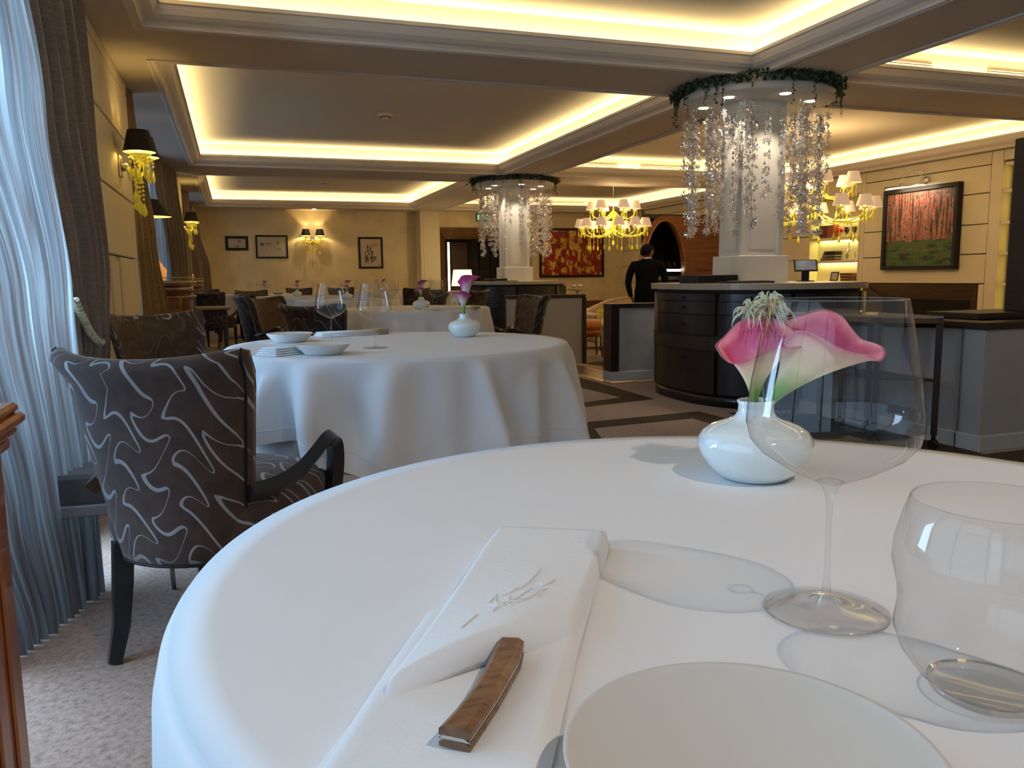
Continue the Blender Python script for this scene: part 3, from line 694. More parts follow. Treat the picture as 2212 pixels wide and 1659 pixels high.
def calla_mesh(L=.12, r0=.0042, R1=.034, F=.03, tipL=.05, bend=.0, short=.55, curl=.6, axis=(0, 0, 1), tip=(1, 0, 0), droop=.4, wav=.004, nu=64, nv=30):
    ax = Vector(axis).normalized(); tp = Vector(tip); tp = (tp-ax*tp.dot(ax)).normalized(); sd = ax.cross(tp)
    def P(a, t):
        k = ((1+cos(a))/2); hh = L*t*(short+(1-short)*k**.8)
        rad = r0+(R1-r0)*(t**1.35); e = max(0, (t-.62)/.38)
        out = F*e*e*(.55+.45*k)
        hh -= curl*out*e
        ext = tipL*(k**5)*e**1.5
        p = ax*hh+(tp*cos(a)+sd*sin(a))*(rad+out+wav*e*sin(5*a+1))+tp*ext-Vector((0, 0, 1))*droop*ext*e
        return p
    V = []; F_ = []; tt = []
    for layer, off in ((0, 0.0), (1, -.0009)):
        base = len(V)
        for j in range(nv):
            t = j/(nv-1)
            for i in range(nu):
                a = -pi+2*pi*i/nu; p = P(a, t); q = P(a, min(1, t+.02))-P(a, max(0, t-.02)); w = P(a+.02, t)-P(a-.02, t); n = w.cross(q); n = n.normalized() if n.length > 0 else Vector((0, 0, 1))
                V.append(p+n*off if layer else p); tt.append((t, layer))
        for j in range(nv-1):
            for i in range(nu):
                i2 = (i+1) % nu; F_.append((base+j*nu+i, base+j*nu+i2, base+(j+1)*nu+i2, base+(j+1)*nu+i))
    b0 = (nv-1)*nu; b1 = nu*nv+b0
    for i in range(nu): i2 = (i+1) % nu; F_.append((b0+i, b0+i2, b1+i2, b1+i))
    me = bpy.data.meshes.new('spathe'); me.from_pydata([tuple(v) for v in V], [], F_); me.materials.append(m_calla)
    at_ = me.color_attributes.new('tt', 'FLOAT_COLOR', 'POINT')
    for i, (t, l) in enumerate(tt): at_.data[i].color = (t, l, 0, 1)
    me.polygons.foreach_set('use_smooth', [True]*len(me.polygons)); me.update(); return me
def calla(loc, label, stem=(0, 0, -.08), **k):
    t = thing('calla_lily', label, 'flower', loc, 0, None)
    inst(calla_mesh(**k), 'spathe', t)
    mb = MB(); sp = Vector(stem); ax = Vector(k.get('axis', (0, 0, 1))).normalized()
    mb.tube([ax*.004, -ax*.015+Vector((0, 0, 0)), sp], [.0052, .0048, .0042], 8); mb.build('stem', m_stemg, t)
    mb = MB(); L = k.get('L', .12)*.5; mb.tube([ax*.01, ax*L*.6, ax*L], [.002, .0032, .0022], 8); mb.build('spadix', mat('spadix', (.75, .55, .08), .6), t)
    return t
def rim_calla(base, label, ctrl, lat=1.7, ver=.85, r0=.0045, stem=(.002, .002, -.07), S_=.000588, nu=96, nv=34, ruf=.0):
    # spathe lofted from the stem to a closed, freely curled rim
    rt = Vector((.9465, -.3223, 0)); aw = Vector((.3223, .9465, 0)); up = Vector((0, 0, 1))
    cp = [rt*c[0]*S_+up*c[1]*S_*.95+aw*c[2]*S_ for c in ctrl]; n = len(cp)
    def rim(u):
        f = (u % 1)*n; i = int(f); t = f-i; p0, p1, p2, p3 = cp[(i-1) % n], cp[i % n], cp[(i+1) % n], cp[(i+2) % n]
        return .5*((2*p1)+(p2-p0)*t+(2*p0-5*p1+4*p2-p3)*t*t+(3*p1-p0-3*p2+p3)*t**3)
    cen = sum(cp, Vector())/n; axd = cen.normalized()
    V = []; F_ = []; tt = []
    for layer in (0, 1):
        b0 = len(V)
        for j in range(nv):
            t = j/(nv-1)
            for i in range(nu):
                Rm = rim(i/nu); along = axd*Rm.dot(axd); side = Rm-along; cl = axd*cen.length; cs = Vector()
                ring = side.normalized()*r0
                e = max(0, (t-.82)/.18)
                p = along*(t**ver)+ring*(1-t)+side*(t**lat)
                p = p+side.normalized()*.0028*e*e*(1 if side.length > 0 else 0)-axd*.004*e**3
                q = p-(side.normalized()*.0011 if layer else Vector())
                V.append(q); tt.append((t, layer))
        for j in range(nv-1):
            for i in range(nu):
                i2 = (i+1) % nu; F_.append((b0+j*nu+i, b0+j*nu+i2, b0+(j+1)*nu+i2, b0+(j+1)*nu+i))
    c0 = (nv-1)*nu; c1 = nu*nv+c0
    for i in range(nu): i2 = (i+1) % nu; F_.append((c0+i, c0+i2, c1+i2, c1+i))
    me = bpy.data.meshes.new('spathe'); me.from_pydata([tuple(v) for v in V], [], F_); me.materials.append(m_calla)
    at_ = me.color_attributes.new('tt', 'FLOAT_COLOR', 'POINT')
    for i, (t, l) in enumerate(tt): at_.data[i].color = (t, l, 0, 1)
    me.polygons.foreach_set('use_smooth', [True]*len(me.polygons)); me.update()
    t = thing('calla_lily', label, 'flower', base); inst(me, 'spathe', t)
    mb = MB(); mb.tube([axd*.006, Vector((0, 0, -.006)), Vector(stem)], [.0052, .0048, .0042], 10); mb.build('stem', m_stemg, t)
    mb = MB(); mb.tube([axd*.012, axd*.035, axd*.055], [.002, .0034, .0022], 8); mb.build('spadix', mat('spadix', (.75, .55, .08), .6), t)
    return t
rim_calla((.592, .829, .836), 'left pink and cream calla in the foreground vase opening upward',
    [(-76, 140, -4), (-66, 120, -22), (-48, 112, -34), (-20, 124, -40), (10, 140, -40), (45, 146, -34), (80, 142, -16), (92, 160, 6), (74, 186, 24), (40, 205, 34), (5, 208, 38), (-25, 195, 36), (-52, 168, 26), (-74, 150, 12)])
rim_calla((.612, .832, .838), 'right deep pink calla in the foreground vase stretching its tip to the right',
    [(34, 150, -10), (30, 178, 14), (56, 194, 26), (88, 204, 30), (128, 214, 24), (160, 202, 12), (178, 176, 4), (196, 154, 0), (218, 146, -6), (236, 136, -12), (238, 120, -18), (222, 108, -26), (200, 122, -32), (168, 128, -38), (136, 138, -42), (108, 154, -42), (80, 168, -38), (54, 170, -28)], lat=1.5, ver=.9)
# seed head tufts
def tuft_mb(rad, n, seed):
    rr = random.Random(seed); mb = MB()
    for i in range(n):
        a = rr.uniform(0, 2*pi); e = rr.uniform(-.5, 1.35); d = Vector((cos(a)*cos(e), sin(a)*cos(e), sin(e)))
        L = rad*rr.uniform(.75, 1.15); s_ = Vector((-sin(a), cos(a), 0))*rr.uniform(-.35, .35)
        pts = []
        for k in range(7):
            t = k/6; p = d*L*sin(t*1.45)+s_*L*t*t-Vector((0, 0, 1))*L*.62*t**2.4; pts.append(p)
        mb.tube(pts, [.0009, .0009, .0009, .0008, .0007, .0006, .0003], 4, cap=False)
    return mb
m_tuft = mat('seed_tuft', (.62, .63, .44), .7)
def tuft(loc, r, n, seed, stem, label):
    t = thing('clematis_seed_head', label, 'flower', loc); o = tuft_mb(r, n, seed).build('filaments', m_tuft, t); o['kind'] = 'stuff'
    mb = MB(); mb.tube([(0, 0, 0)]+stem, .0012, 6); mb.build('stem', m_stemg, t)
tuft((.617, .842, .960), .030, 95, 1, [(.004, -.004, -.03), (.006, -.006, -.14)], 'large pale green feathery seed head above the foreground callas')
tuft((.598, .85, .956), .022, 50, 2, [(.004, -.004, -.03), (.016, -.014, -.12)], 'smaller feathery seed head left behind the large one')
tuft((.668, .845, .893), .020, 45, 3, [(-.02, -.004, -.02), (-.06, -.01, -.06)], 'low feathery seed head half hidden behind the wine glass')

# near napkin with knife
def pad(corners, z0, hfn, nu=24, nv=24, edge=.05):
    A, B_, C_, D = [Vector((p[0], p[1], 0)) for p in corners]; mb = MB()
    def fn(u, v):
        p = (A*(1-u)+B_*u)*(1-v)+(D*(1-u)+C_*u)*v
        return (p.x, p.y, z0+hfn(u, v))
    mb.grid(fn, nu, nv); return mb
def rnd(u, e=.06): 
    q = min(u, 1-u)/e; return 1 if q >= 1 else sqrt(max(0, 1-(1-q)**2))
A_, B2, C2, D2 = (.226, .712), (.316, .656), (.205, .478), (.064, .436)
t = thing('folded_napkin', 'white embroidered napkin folded into a pocket in the near foreground', 'napkin', (0, 0, 0))
mb = pad([(.222, .708), (.312, .654), (.085, .27), (-.035, .30)], .7502, lambda u, v: .0085*rnd(u)*rnd(v, .02)+.0015*sin(u*6+v*4), 26, 26); mb.build('lower_fold', m_napkin, t)
mb = pad([(.120, .56), (.2575, .568), (.125, .33), (.012, .37)], .7515, lambda u, v: .010*rnd(u, .1)*rnd(v, .05)+.002*sin(v*5+u*3), 20, 20)
mb.build('middle_fold', m_napkin, t)
def hf(u, v): return .0155*rnd(u, .05)*rnd(v, .04)+(.011*sin(pi*min(1, u*1.05))*(v**2.2))*rnd(u, .12)+.0015*sin(v*7+u*2)
mb = pad([A_, B2, C2, D2], .7525, hf, 40, 40); mb2 = pad([A_, B2, C2, D2], .7495, lambda u, v: hf(u, v)*.8+.001, 40, 40)
n0 = len(mb.v); mb.v += mb2.v
for f_ in mb2.f: mb.face(tuple(i+n0 for i in reversed(f_)))
for k in range(39): mb.face((39*40+k, 39*40+k+1, n0+39*40+k+1, n0+39*40+k))
mb.build('pocket_flap', m_napkin, t, fix=False)
mb = MB(); rr = random.Random(5)
def fp(u, v, dz=.0004):
    A, B_, C_, D = [Vector((p[0], p[1], 0)) for p in (A_, B2, C2, D2)]; p = (A*(1-u)+B_*u)*(1-v)+(D*(1-u)+C_*u)*v; return (p.x, p.y, .7525+hf(u, v)+dz)
for (u0, v0, u1, v1, cc) in ((.50, .62, .58, .44, .02), (.40, .74, .62, .66, .04), (.36, .70, .50, .60, -.03), (.44, .78, .66, .70, -.03), (.56, .72, .72, .66, .02), (.38, .66, .44, .80, .02), (.48, .68, .55, .78, -.02), (.58, .62, .68, .74, .03), (.34, .78, .30, .86, .0), (.64, .60, .74, .58, .02)):
    mb.tube([fp(u0+(u1-u0)*q+cc*sin(q*pi), v0+(v1-v0)*q+cc*sin(q*2*pi)) for q in [i/8 for i in range(9)]], .0007, 4)
mb.build('embroidery', mat('white_thread', (.80, .78, .78), .4), t)
t = thing('table_knife', 'steel knife with curved wooden handle tucked in the near napkin', 'knife', (0, 0, .7622))
path = [(.1535, .462), (.146, .447), (.134, .428), (.120, .407), (.106, .389), (.0935, .374)]
def blade(z0, z1, wd, m, name, path=path, inset=0):
    mb = MB(); n = len(path); P = [Vector((p[0], p[1], 0)) for p in path]
    L_, R_ = [], []
    for k in range(n):
        tn = (P[min(k+1, n-1)]-P[max(0, k-1)]).normalized(); sd = Vector((tn.y, -tn.x, 0)); w = wd[k] if isinstance(wd, list) else wd
        L_.append(P[k]+sd*w); R_.append(P[k]-sd*w)
    b_ = .0022
    rows = []
    for k in range(n):
        s_ = (L_[k]-R_[k]).normalized()
        rows.append([(R_[k].x, R_[k].y, z0), (L_[k].x, L_[k].y, z0), (L_[k].x, L_[k].y, z1-b_), (L_[k].x-s_.x*b_*1.5, L_[k].y-s_.y*b_*1.5, z1), (R_[k].x+s_.x*b_*1.5, R_[k].y+s_.y*b_*1.5, z1), (R_[k].x, R_[k].y, z1-b_)])
    for r_ in rows: mb.v += r_
    for k in range(n-1):
        for i in range(6): j = (i+1) % 6; mb.face((k*6+i, k*6+j, (k+1)*6+j, (k+1)*6+i), False)
    mb.face(tuple(range(6)), False); mb.face(tuple((n-1)*6+i for i in reversed(range(6))), False)
    return mb.build(name, m, t)
m_kwood = woodmat('knife_wood', (.10, .042, .018), (.26, .125, .06), .4, scale=9, stretch=(8, 22, 8), coat=.15, bump=.1)
wd = [.0085, .0088, .0080, .0077, .0080, .0088]
blade(0, .0045, wd, m_kwood, 'handle_scale'); blade(.0045, .0063, [w+.0002 for w in wd], m_steel, 'liner'); blade(.0063, .0118, wd, m_kwood, 'handle_scale')
blade(-.001, .0005, [.006, .008, .008, .007, .004], m_steel, 'blade', [(.155, .464), (.172, .49), (.188, .52), (.20, .545), (.21, .56)])

# plates: low flared bowls
def plate_mb(r=.083, h=.033):
    mb = MB(); mb.lathe([(.0001, .001), (r*.60, .001), (r*.63, 0), (r*.66, .003), (r*.86, h*.55), (r*.985, h-.002), (r, h-.0005), (r*.995, h), (r*.97, h-.0006), (r*.92, h-.0030), (.0001, h-.0042)], 72, cap=False); return mb
PME = plate_mb(.0855, .034).mesh('plate', m_plate); BME = plate_mb(.092, .036).mesh('bowl', m_bowl)
o = inst(PME, 'plate', None, (.212, .2925, .7505)); tag(o, 'matt pale grey plate cut by the bottom edge on the near table', 'plate')
for x, y, l, s in ((.270, 2.76, 'shallow white bowl at the front left of the second table', 1), (.20, 3.37, 'shallow white bowl at the back left of the second table', 1), (.05, 14.55, 'small white bowl on the blue-lit table near the back wall', 1), (.69, 14.2, 'white bowl at the right of the table near the back wall', 1), (1.75, 9.7, 'white bowl on the fourth table behind the dark chair', 1), (2.95, 15.5, 'pale plate below the framed calligraphy', 1)):
    o = inst(BME, 'bowl', None, (x, y, .7505)); tag(o, l, 'bowl', 'shallow white bowls')
for x, y, l in ((.349, 3.215, 'wine glass left of centre on the second table'), (.473, 2.93, 'wine glass at the front centre of the second table'),
    (1.47, 6.12, 'wine glass on the third table nearest the camera'), (1.24, 6.78, 'wine glass on the third table behind the left ones'),
    (1.40, 9.70, 'wine glass on the fourth table right of its vase'), (1.55, 9.50, 'wine glass at the right of the fourth table'), (1.30, 10.2, 'wine glass at the back of the fourth table'),
    (.25, 15.2, 'leftmost wine glass before the back wall'), (.43, 15.05, 'middle one of three wine glasses before the back wall'), (.56, 14.9, 'right one of three wine glasses before the back wall'),
    (1.15, 12.6, 'wine glass at the right of the single small vase'), (2.61, 15.7, 'wine glass below the framed calligraphy'), (3.75, 14.75, 'wine glass left of the lit table lamp'), (3.90, 14.45, 'wine glass directly before the lit table lamp'), (3.42, 14.7, 'wine glass left edge of the table before the bronze doorway')):
    glass(x, y, l)
def small_callas(x, y, label, seed, far=False, sc=1.0):
    rr = random.Random(seed)
    t = thing('calla_bouquet', label, 'flowers', (x, y, .7505+.095), rr.uniform(-.4, .4))
    for q in range(2):
        s = (-1, 1)[q]
        me = calla_mesh(L=(.145 if q else .10)*sc, R1=.023*sc, F=.018, tipL=.035, axis=(.13*s, .02, 1), tip=(s*.6-.2, -.5, 0), nu=24, nv=14, short=.62); me.materials[0] = m_calla_deep
        inst(me, 'spathe', t, (0, 0, .015*q)); mb = MB(); mb.tube([(0, 0, .02), (0, 0, -.05)], .005, 6); mb.build('stem', m_stemg, t)
    if not far:
        o = tuft_mb(.022, 26, seed).build('filaments', m_tuft, t, (-.035, 0, .06)); o['kind'] = 'stuff'
    return t
for x, y, l, fl, far in ((.915, 3.32, 'white bottle vase on the second table', 'tall magenta callas in the vase of the second table', False), (1.415, 6.42, 'white bottle vase on the third table', 'dusky mauve callas in the vase of the third table', False), (1.27, 9.85, 'white bottle vase on the fourth table', 'purple callas in the vase of the fourth table', True), (.49, 14.7, 'white bottle vase on the blue-lit table', 'calla on the blue-lit table near the back wall', True), (.88, 12.5, 'white bottle vase alone left of the twin sconce', 'red calla in the vase left of the twin sconce', True), (2.68, 15.5, 'white bottle vase below the framed calligraphy', 'pink calla below the framed calligraphy', True)):
    vase(x, y, l); small_callas(x, y, fl, int(x*100), far, 1.2 if y < 4 else 1.0)
# folded napkins on the second table
def rolled_napkin(x0, y0, x1, y1, w, label, layers=3, zb=.7505, clip=False):
    t = thing('folded_napkin', label, 'napkin', (x0, y0, zb), atan2(y1-y0, x1-x0), 'folded napkins'); L = sqrt((x1-x0)**2+(y1-y0)**2)
    mb = MB(); h = .007
    for k in range(layers):
        z = k*h; i0 = .004*k; 
        prof = [(-w/2+i0, z+.001), (w/2-i0-.004, z+.001), (w/2-i0, z+h*.5), (w/2-i0-.004, z+h-.001), (-w/2+i0+.004, z+h-.001), (-w/2+i0, z+h*.5)]
        n = len(mb.v)
        for x in (0+i0, L-i0*.5): mb.v += [(x, p[0], p[1]) for p in prof]
        for i in range(6): j = (i+1) % 6; mb.face((n+i, n+j, n+6+j, n+6+i), True)
        mb.face(tuple(n+i for i in range(6)), False); mb.face(tuple(n+6+i for i in reversed(range(6))), False)
    mb.build('folds', m_napkin, t)
    if clip: mb = MB(); mb.bbox(L-.045, L+.004, -w/2-.003, w/2+.003, 0, layers*h+.003, .002); mb.build('napkin_band', mat('raffia', (.30, .22, .12), .7), t)
    return t
rolled_napkin(.085, 2.77, .25, 2.90, .10, 'folded white napkin under the front bowl of the second table', 4)
rolled_napkin(.33, 3.60, .63, 3.68, .10, 'long napkin with a beige band at the back of the second table', 3, clip=True)
rolled_napkin(1.40, 6.25, 1.85, 6.3, .10, 'long white napkin at the front of the third table', 2, clip=True)
rolled_napkin(1.25, 9.55, 1.55, 9.5, .10, 'white napkin at the front of the fourth table', 2)
rolled_napkin(1.0, 12.4, 1.25, 12.3, .09, 'white napkin beside the lone vase left of the sconce', 2)
rolled_napkin(2.75, 15.45, 3.0, 15.4, .09, 'bread napkin below the framed calligraphy', 3)
def knife(x, y, rz, label):
    t = thing('table_knife', label, 'knife', (x, y, .7510), rz, 'table knives')
    mb = MB(); mb.tube([(0, 0, .006), (.05, .003, .008), (.105, 0, .006)], [.006, .0075, .006], 6); mb.build('handle', m_cap, t)
    mb = MB(); mb.box(-.11, 0, -.006, .006, .004, .006); mb.build('blade', m_steel, t)
knife(.20, 3.08, .35, 'dark-handled knife between the two bowls of the second table')
knife(.33, 3.74, .15, 'dark-handled knife behind the back bowl of the second table')
# ============================================================ CONSOLES ROUND THE COLUMNS
def superell(a, b_, e, n):
    P = []
    for i in range(n):
        t = 2*pi*i/n; c, s_ = cos(t), sin(t)
        P.append((a*abs(c)**(2/e)*(1 if c >= 0 else -1), b_*abs(s_)**(2/e)*(1 if s_ >= 0 else -1)))
    return P
def console(cx, cy_, z0, label):
    t = thing('service_console', label, 'console', (cx, cy_, 0), 0, 'round service consoles')
    a, b_, e = .77, .85, 2.5; n = 72
    P = superell(a-.03, b_-.03, e, n); mb = MB(); mb.prism(P, z0+.09, .86); mb.sm = [len(f) == 4 for f in mb.f]; mb.build('body', m_black, t)
    mb = MB(); mb.prism(superell(a-.045, b_-.045, e, n), z0, z0+.09); mb.sm = [len(f) == 4 for f in mb.f]; mb.build('plinth', m_blackwood, t)
    mb = MB(); mb.prism(superell(a, b_, e, n), .885, .93); mb.build('counter_top', m_top, t)
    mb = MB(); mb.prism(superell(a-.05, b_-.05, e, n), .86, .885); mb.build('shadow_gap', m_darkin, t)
    # drawer fronts wrapped round the left front and doors on the front
    def front(i0, i1, za, zb, nm):
        mb = MB(); Q = superell(a-.012, b_-.012, e, n*2); Q2 = superell(a-.035, b_-.035, e, n*2)
        idx = list(range(i0, i1+1)); m_ = len(idx); g = .002
        vs = [(Q[i % (2*n)][0], Q[i % (2*n)][1], za) for i in idx]+[(Q[i % (2*n)][0], Q[i % (2*n)][1], zb) for i in idx]+[(Q2[i % (2*n)][0], Q2[i % (2*n)][1], za) for i in idx]+[(Q2[i % (2*n)][0], Q2[i % (2*n)][1], zb) for i in idx]
        fs = []
        for k in range(m_-1): fs += [(k, k+1, m_+k+1, m_+k), (2*m_+k+1, 2*m_+k, 3*m_+k, 3*m_+k+1), (m_+k, m_+k+1, 3*m_+k+1, 3*m_+k), (k+1, k, 2*m_+k, 2*m_+k+1)]
        fs += [(0, m_, 3*m_, 2*m_), (m_-1, 3*m_-1, 4*m_-1, 2*m_-1)]
        mb.add(vs, fs); o = mb.build(nm, m_blackwood, t)
        i = (i0+i1)//2; q = Q[i]; d = Vector((q[0]/a/a, q[1]/b_/b_, 0)).normalized(); c_ = Vector((q[0], q[1], (za+zb)/2 if nm == 'drawer' else zb-.06))
        k = MB(); k.sphere(c_+d*.012, .011, 8); k.build('knob', m_black, o)
        return o
    for i0, i1 in ((66, 84), (85, 102)):
        for za, zb in ((.80, .855), (.70, .795), (.54, .695)): front(i0, i1, za, zb, 'drawer')
        front(i0, i1, z0+.10, .42, 'door')
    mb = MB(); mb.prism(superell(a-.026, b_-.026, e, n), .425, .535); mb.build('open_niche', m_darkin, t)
    for i0, i1 in ((103, 118), (119, 136)): front(i0, i1, z0+.10, .855, 'door')
    return t
console(4.06, 5.73, 0, 'dark curved service console round the near column')
console(4.14, 12.05, -.08, 'dark curved service console round the far column')
# things on the consoles
def flat(name, label, cat, x, y, z, w, d, h, rz, m, group=None):
    t = MB(); t.bbox(-w/2, w/2, -d/2, d/2, 0, h, min(.004, h*.3)); o = t.build(name, m, None, (x, y, z)); o.rotation_euler = (0, 0, rz); return tag(o, label, cat, group)
flat('menu_box', 'black box holding menus on the near console left of the column', 'box', 3.62, 5.72, .93, .40, .24, .065, .1, m_black)
flat('menu_folder', 'dark folder lying on the near console before the column', 'folder', 3.78, 5.45, .93, .40, .20, .014, -.1, m_black)
flat('menu_sheet', 'open paper menu sheet on top of the dark folder', 'menu', 3.80, 5.44, .945, .30, .10, .004, -.15, mat('menu_paper', (.25, .20, .15), .7))
flat('menu_box', 'black menu box on the far console left of the column', 'box', 3.82, 12.0, .93, .30, .22, .045, .1, m_black)
flat('menu_folder', 'dark folder with pale edge on the far console', 'folder', 3.88, 11.72, .93, .34, .2, .012, 0, m_black)
t = thing('order_screen', 'tilted tablet terminal on a black stand at the right of the near console', 'tablet', (4.62, 5.80, .93), radians(-30))
mb = MB(); mb.bbox(-.03, .03, -.02, .02, .0, .10, .003); mb.bbox(-.07, .07, -.05, .05, 0, .008, .002); mb.build('stand', m_black, t)
mb = MB(); Mx = T(0, 0, .135) @ Matrix.Rotation(radians(48), 4, 'X'); mb.bbox(-.095, .095, -.065, .065, -.006, .006, .003, Mx); s_ = mb.build('tablet_body', m_black, t)
mb = MB(); mb.box(-.083, .083, -.053, .053, .006, .0075, Mx); mb.build('display', mat('display', (.16, .17, .19), .2, emis=(.3, .33, .4), es=.15), s_)

# ============================================================ COLUMN CRYSTAL CURTAINS
m_cryst, nt, b = newmat('crystal'); nt.nodes.remove(b); out = nt.nodes['Material Output']
g1 = N(nt, 'BsdfGlossy'); g1.inputs['Roughness'].default_value = .10; g1.inputs[0].default_value = (1, .95, .90, 1)
d1 = N(nt, 'BsdfDiffuse'); d1.inputs[0].default_value = (.85, .80, .76, 1); t1 = N(nt, 'BsdfTransparent'); t1.inputs[0].default_value = (.95, .93, .9, 1)
a1 = N(nt, 'MixShader'); a1.inputs[0].default_value = .28; nt.links.new(g1.outputs[0], a1.inputs[1]); nt.links.new(d1.outputs[0], a1.inputs[2])
a2 = N(nt, 'MixShader'); a2.inputs[0].default_value = .30; nt.links.new(a1.outputs[0], a2.inputs[1]); nt.links.new(t1.outputs[0], a2.inputs[2]); nt.links.new(a2.outputs[0], out.inputs[0])
def star(mb, c, r, rr):
    n = 6; ax = Vector((rr.gauss(0, 1), rr.gauss(0, 1), rr.gauss(0, .5))).normalized(); a_ = ax.orthogonal().normalized(); b_ = ax.cross(a_); c = Vector(c)
    for i in range(n+2):
        if i < n: th = 2*pi*i/n; d = a_*cos(th)+b_*sin(th)+ax*rr.uniform(-.25, .25)
        else: d = ax*(1 if i == n else -1)*.6
        p = d.orthogonal().normalized()*r*.17; q = d.normalized().cross(p.normalized())*r*.17; m_ = c+d*r*.55
        mb.add([c, m_+p, m_+q, m_-p, m_-q, c+d*r], [(0, 1, 2), (0, 2, 3), (0, 3, 4), (0, 4, 1), (5, 2, 1), (5, 3, 2), (5, 4, 3), (5, 1, 4)])
def drop(mb, c, r, h, n=6):
    mb.lathe([(.0001, c[2]+h*.6), (r*.55, c[2]+h*.25), (r, c[2]-h*.1), (r*.6, c[2]-h*.35), (.0001, c[2]-h*.45)], n, T(c[0], c[1]), cap=False, smooth=False)
def strand(L, seed, sr=.040, top=.10):
    rr = random.Random(seed); mb = MB(); mb.tube([(0, 0, 0), (0, 0, -L)], .0005, 3)
    z = top+rr.uniform(0, .12)
    while z < L:
        k = rr.random()
        if k < .72: star(mb, (rr.uniform(-.008, .008), rr.uniform(-.008, .008), -z), sr*rr.uniform(.7, 1.15), rr); z += rr.uniform(.055, .115)
        else: drop(mb, (0, 0, -z), .011, .032); z += rr.uniform(.035, .07)
    star(mb, (0, 0, -L), sr*1.1, rr); return mb.mesh('crystal_strand', m_cryst)
STR = [strand(L, i*7+3) for i, L in enumerate((.35, .5, .62, .72, .80, .88, .96, 1.0, 1.04, .92, .55, .76))]
def disc(cx, cy_, label, gl, seed, n=92):
    rr = random.Random(seed); t = thing('crystal_chandelier', label, 'chandelier', (cx, cy_, 0), 0, 'crystal column chandeliers')
    mb = MB(); mb.lathe([(.16, 2.375), (.60, 2.375), (.615, 2.385), (.615, 2.425), (.60, 2.435), (.16, 2.435)], 64, cap=False); mb.lathe([(.57, 2.435), (.57, 2.5)], 40, cap=False); mb.build('ring_panel', m_white, t)
    for k in range(6):
        a = k*pi/3+.45; x, y = .42*cos(a), .42*sin(a)
        mb = MB(); mb.lathe([(.0001, 2.374), (.033, 2.374), (.040, 2.371), (.043, 2.375)], 16, T(x, y), cap=False); o = mb.build('downlight', m_led, t)
        light('spot_lamp', 'SPOT', (cx+x, cy_+y, 2.366), 26, (1, .86, .68), target=(cx+x*.62, cy_+y*.62, 1.0), size=.03, spot=radians(85), blend=.6)
    for k in range(n):
        a = rr.uniform(0, 2*pi); q = rr.choice((.30, .40, .50, .56))+rr.uniform(-.03, .03)
        x, y = q*cos(a), q*sin(a)
        if abs(x) < .23 and abs(y) < .20: continue
        if abs(x*.80-y*.60) < .27 and rr.random() < .62: continue
        inst(rr.choice(STR), 'crystal_strand', t, (x, y, 2.376), (0, 0, rr.uniform(0, 6.28)))
    # ivy garland on top of the ring
    mb = MB()
    def leaf(p, s_):
        d = Vector((rr.gauss(0, 1), rr.gauss(0, 1), rr.gauss(0, .7))).normalized(); u = d.orthogonal().normalized()*s_; v = d.cross(u)
        pts = [(0, -1), (.75, -.75), (1.0, .05), (.55, .45), (0, 1.1), (-.55, .45), (-1.0, .05), (-.75, -.75)]
        mb.add([Vector(p)+u*a_*.8+v*b_*.8+d*s_*.18*abs(a_) for a_, b_ in pts], [(0, 1, 2, 3), (0, 3, 4), (0, 4, 5), (0, 5, 6, 7)])
    for k in range(1500):
        a = rr.uniform(0, 2*pi); q = rr.gauss(.64, .028); leaf((q*cos(a), q*sin(a), 2.445+rr.uniform(-.015, .055)), rr.uniform(.012, .022))
    for k in range(46):
        a = rr.uniform(0, 2*pi); q = .645; L = rr.choice((.05, .08, .12, .2))*rr.uniform(.6, 1.2); mb.tube([(q*cos(a), q*sin(a), 2.44), ((q+.02)*cos(a), (q+.02)*sin(a), 2.43-L)], .0012, 3)
        for z in range(int(L/.022)+1): leaf(((q+.01)*cos(a)+rr.uniform(-.012, .012), (q+.01)*sin(a)+rr.uniform(-.012, .012), 2.43-z*.022), rr.uniform(.009, .015))
    o = mb.build('ivy_garland', m_leaf, None, (cx, cy_, 0), fix=False); tag(o, gl, 'garland', None, 'stuff')
disc(4.13, 5.87, 'large crystal star curtain hanging round the near column', 'dark ivy garland trailing over the ring of the near column', 21, 175)
disc(4.20, 12.17, 'smaller looking crystal star curtain hanging round the far column', 'ivy garland over the ring of the far column', 22, 150)

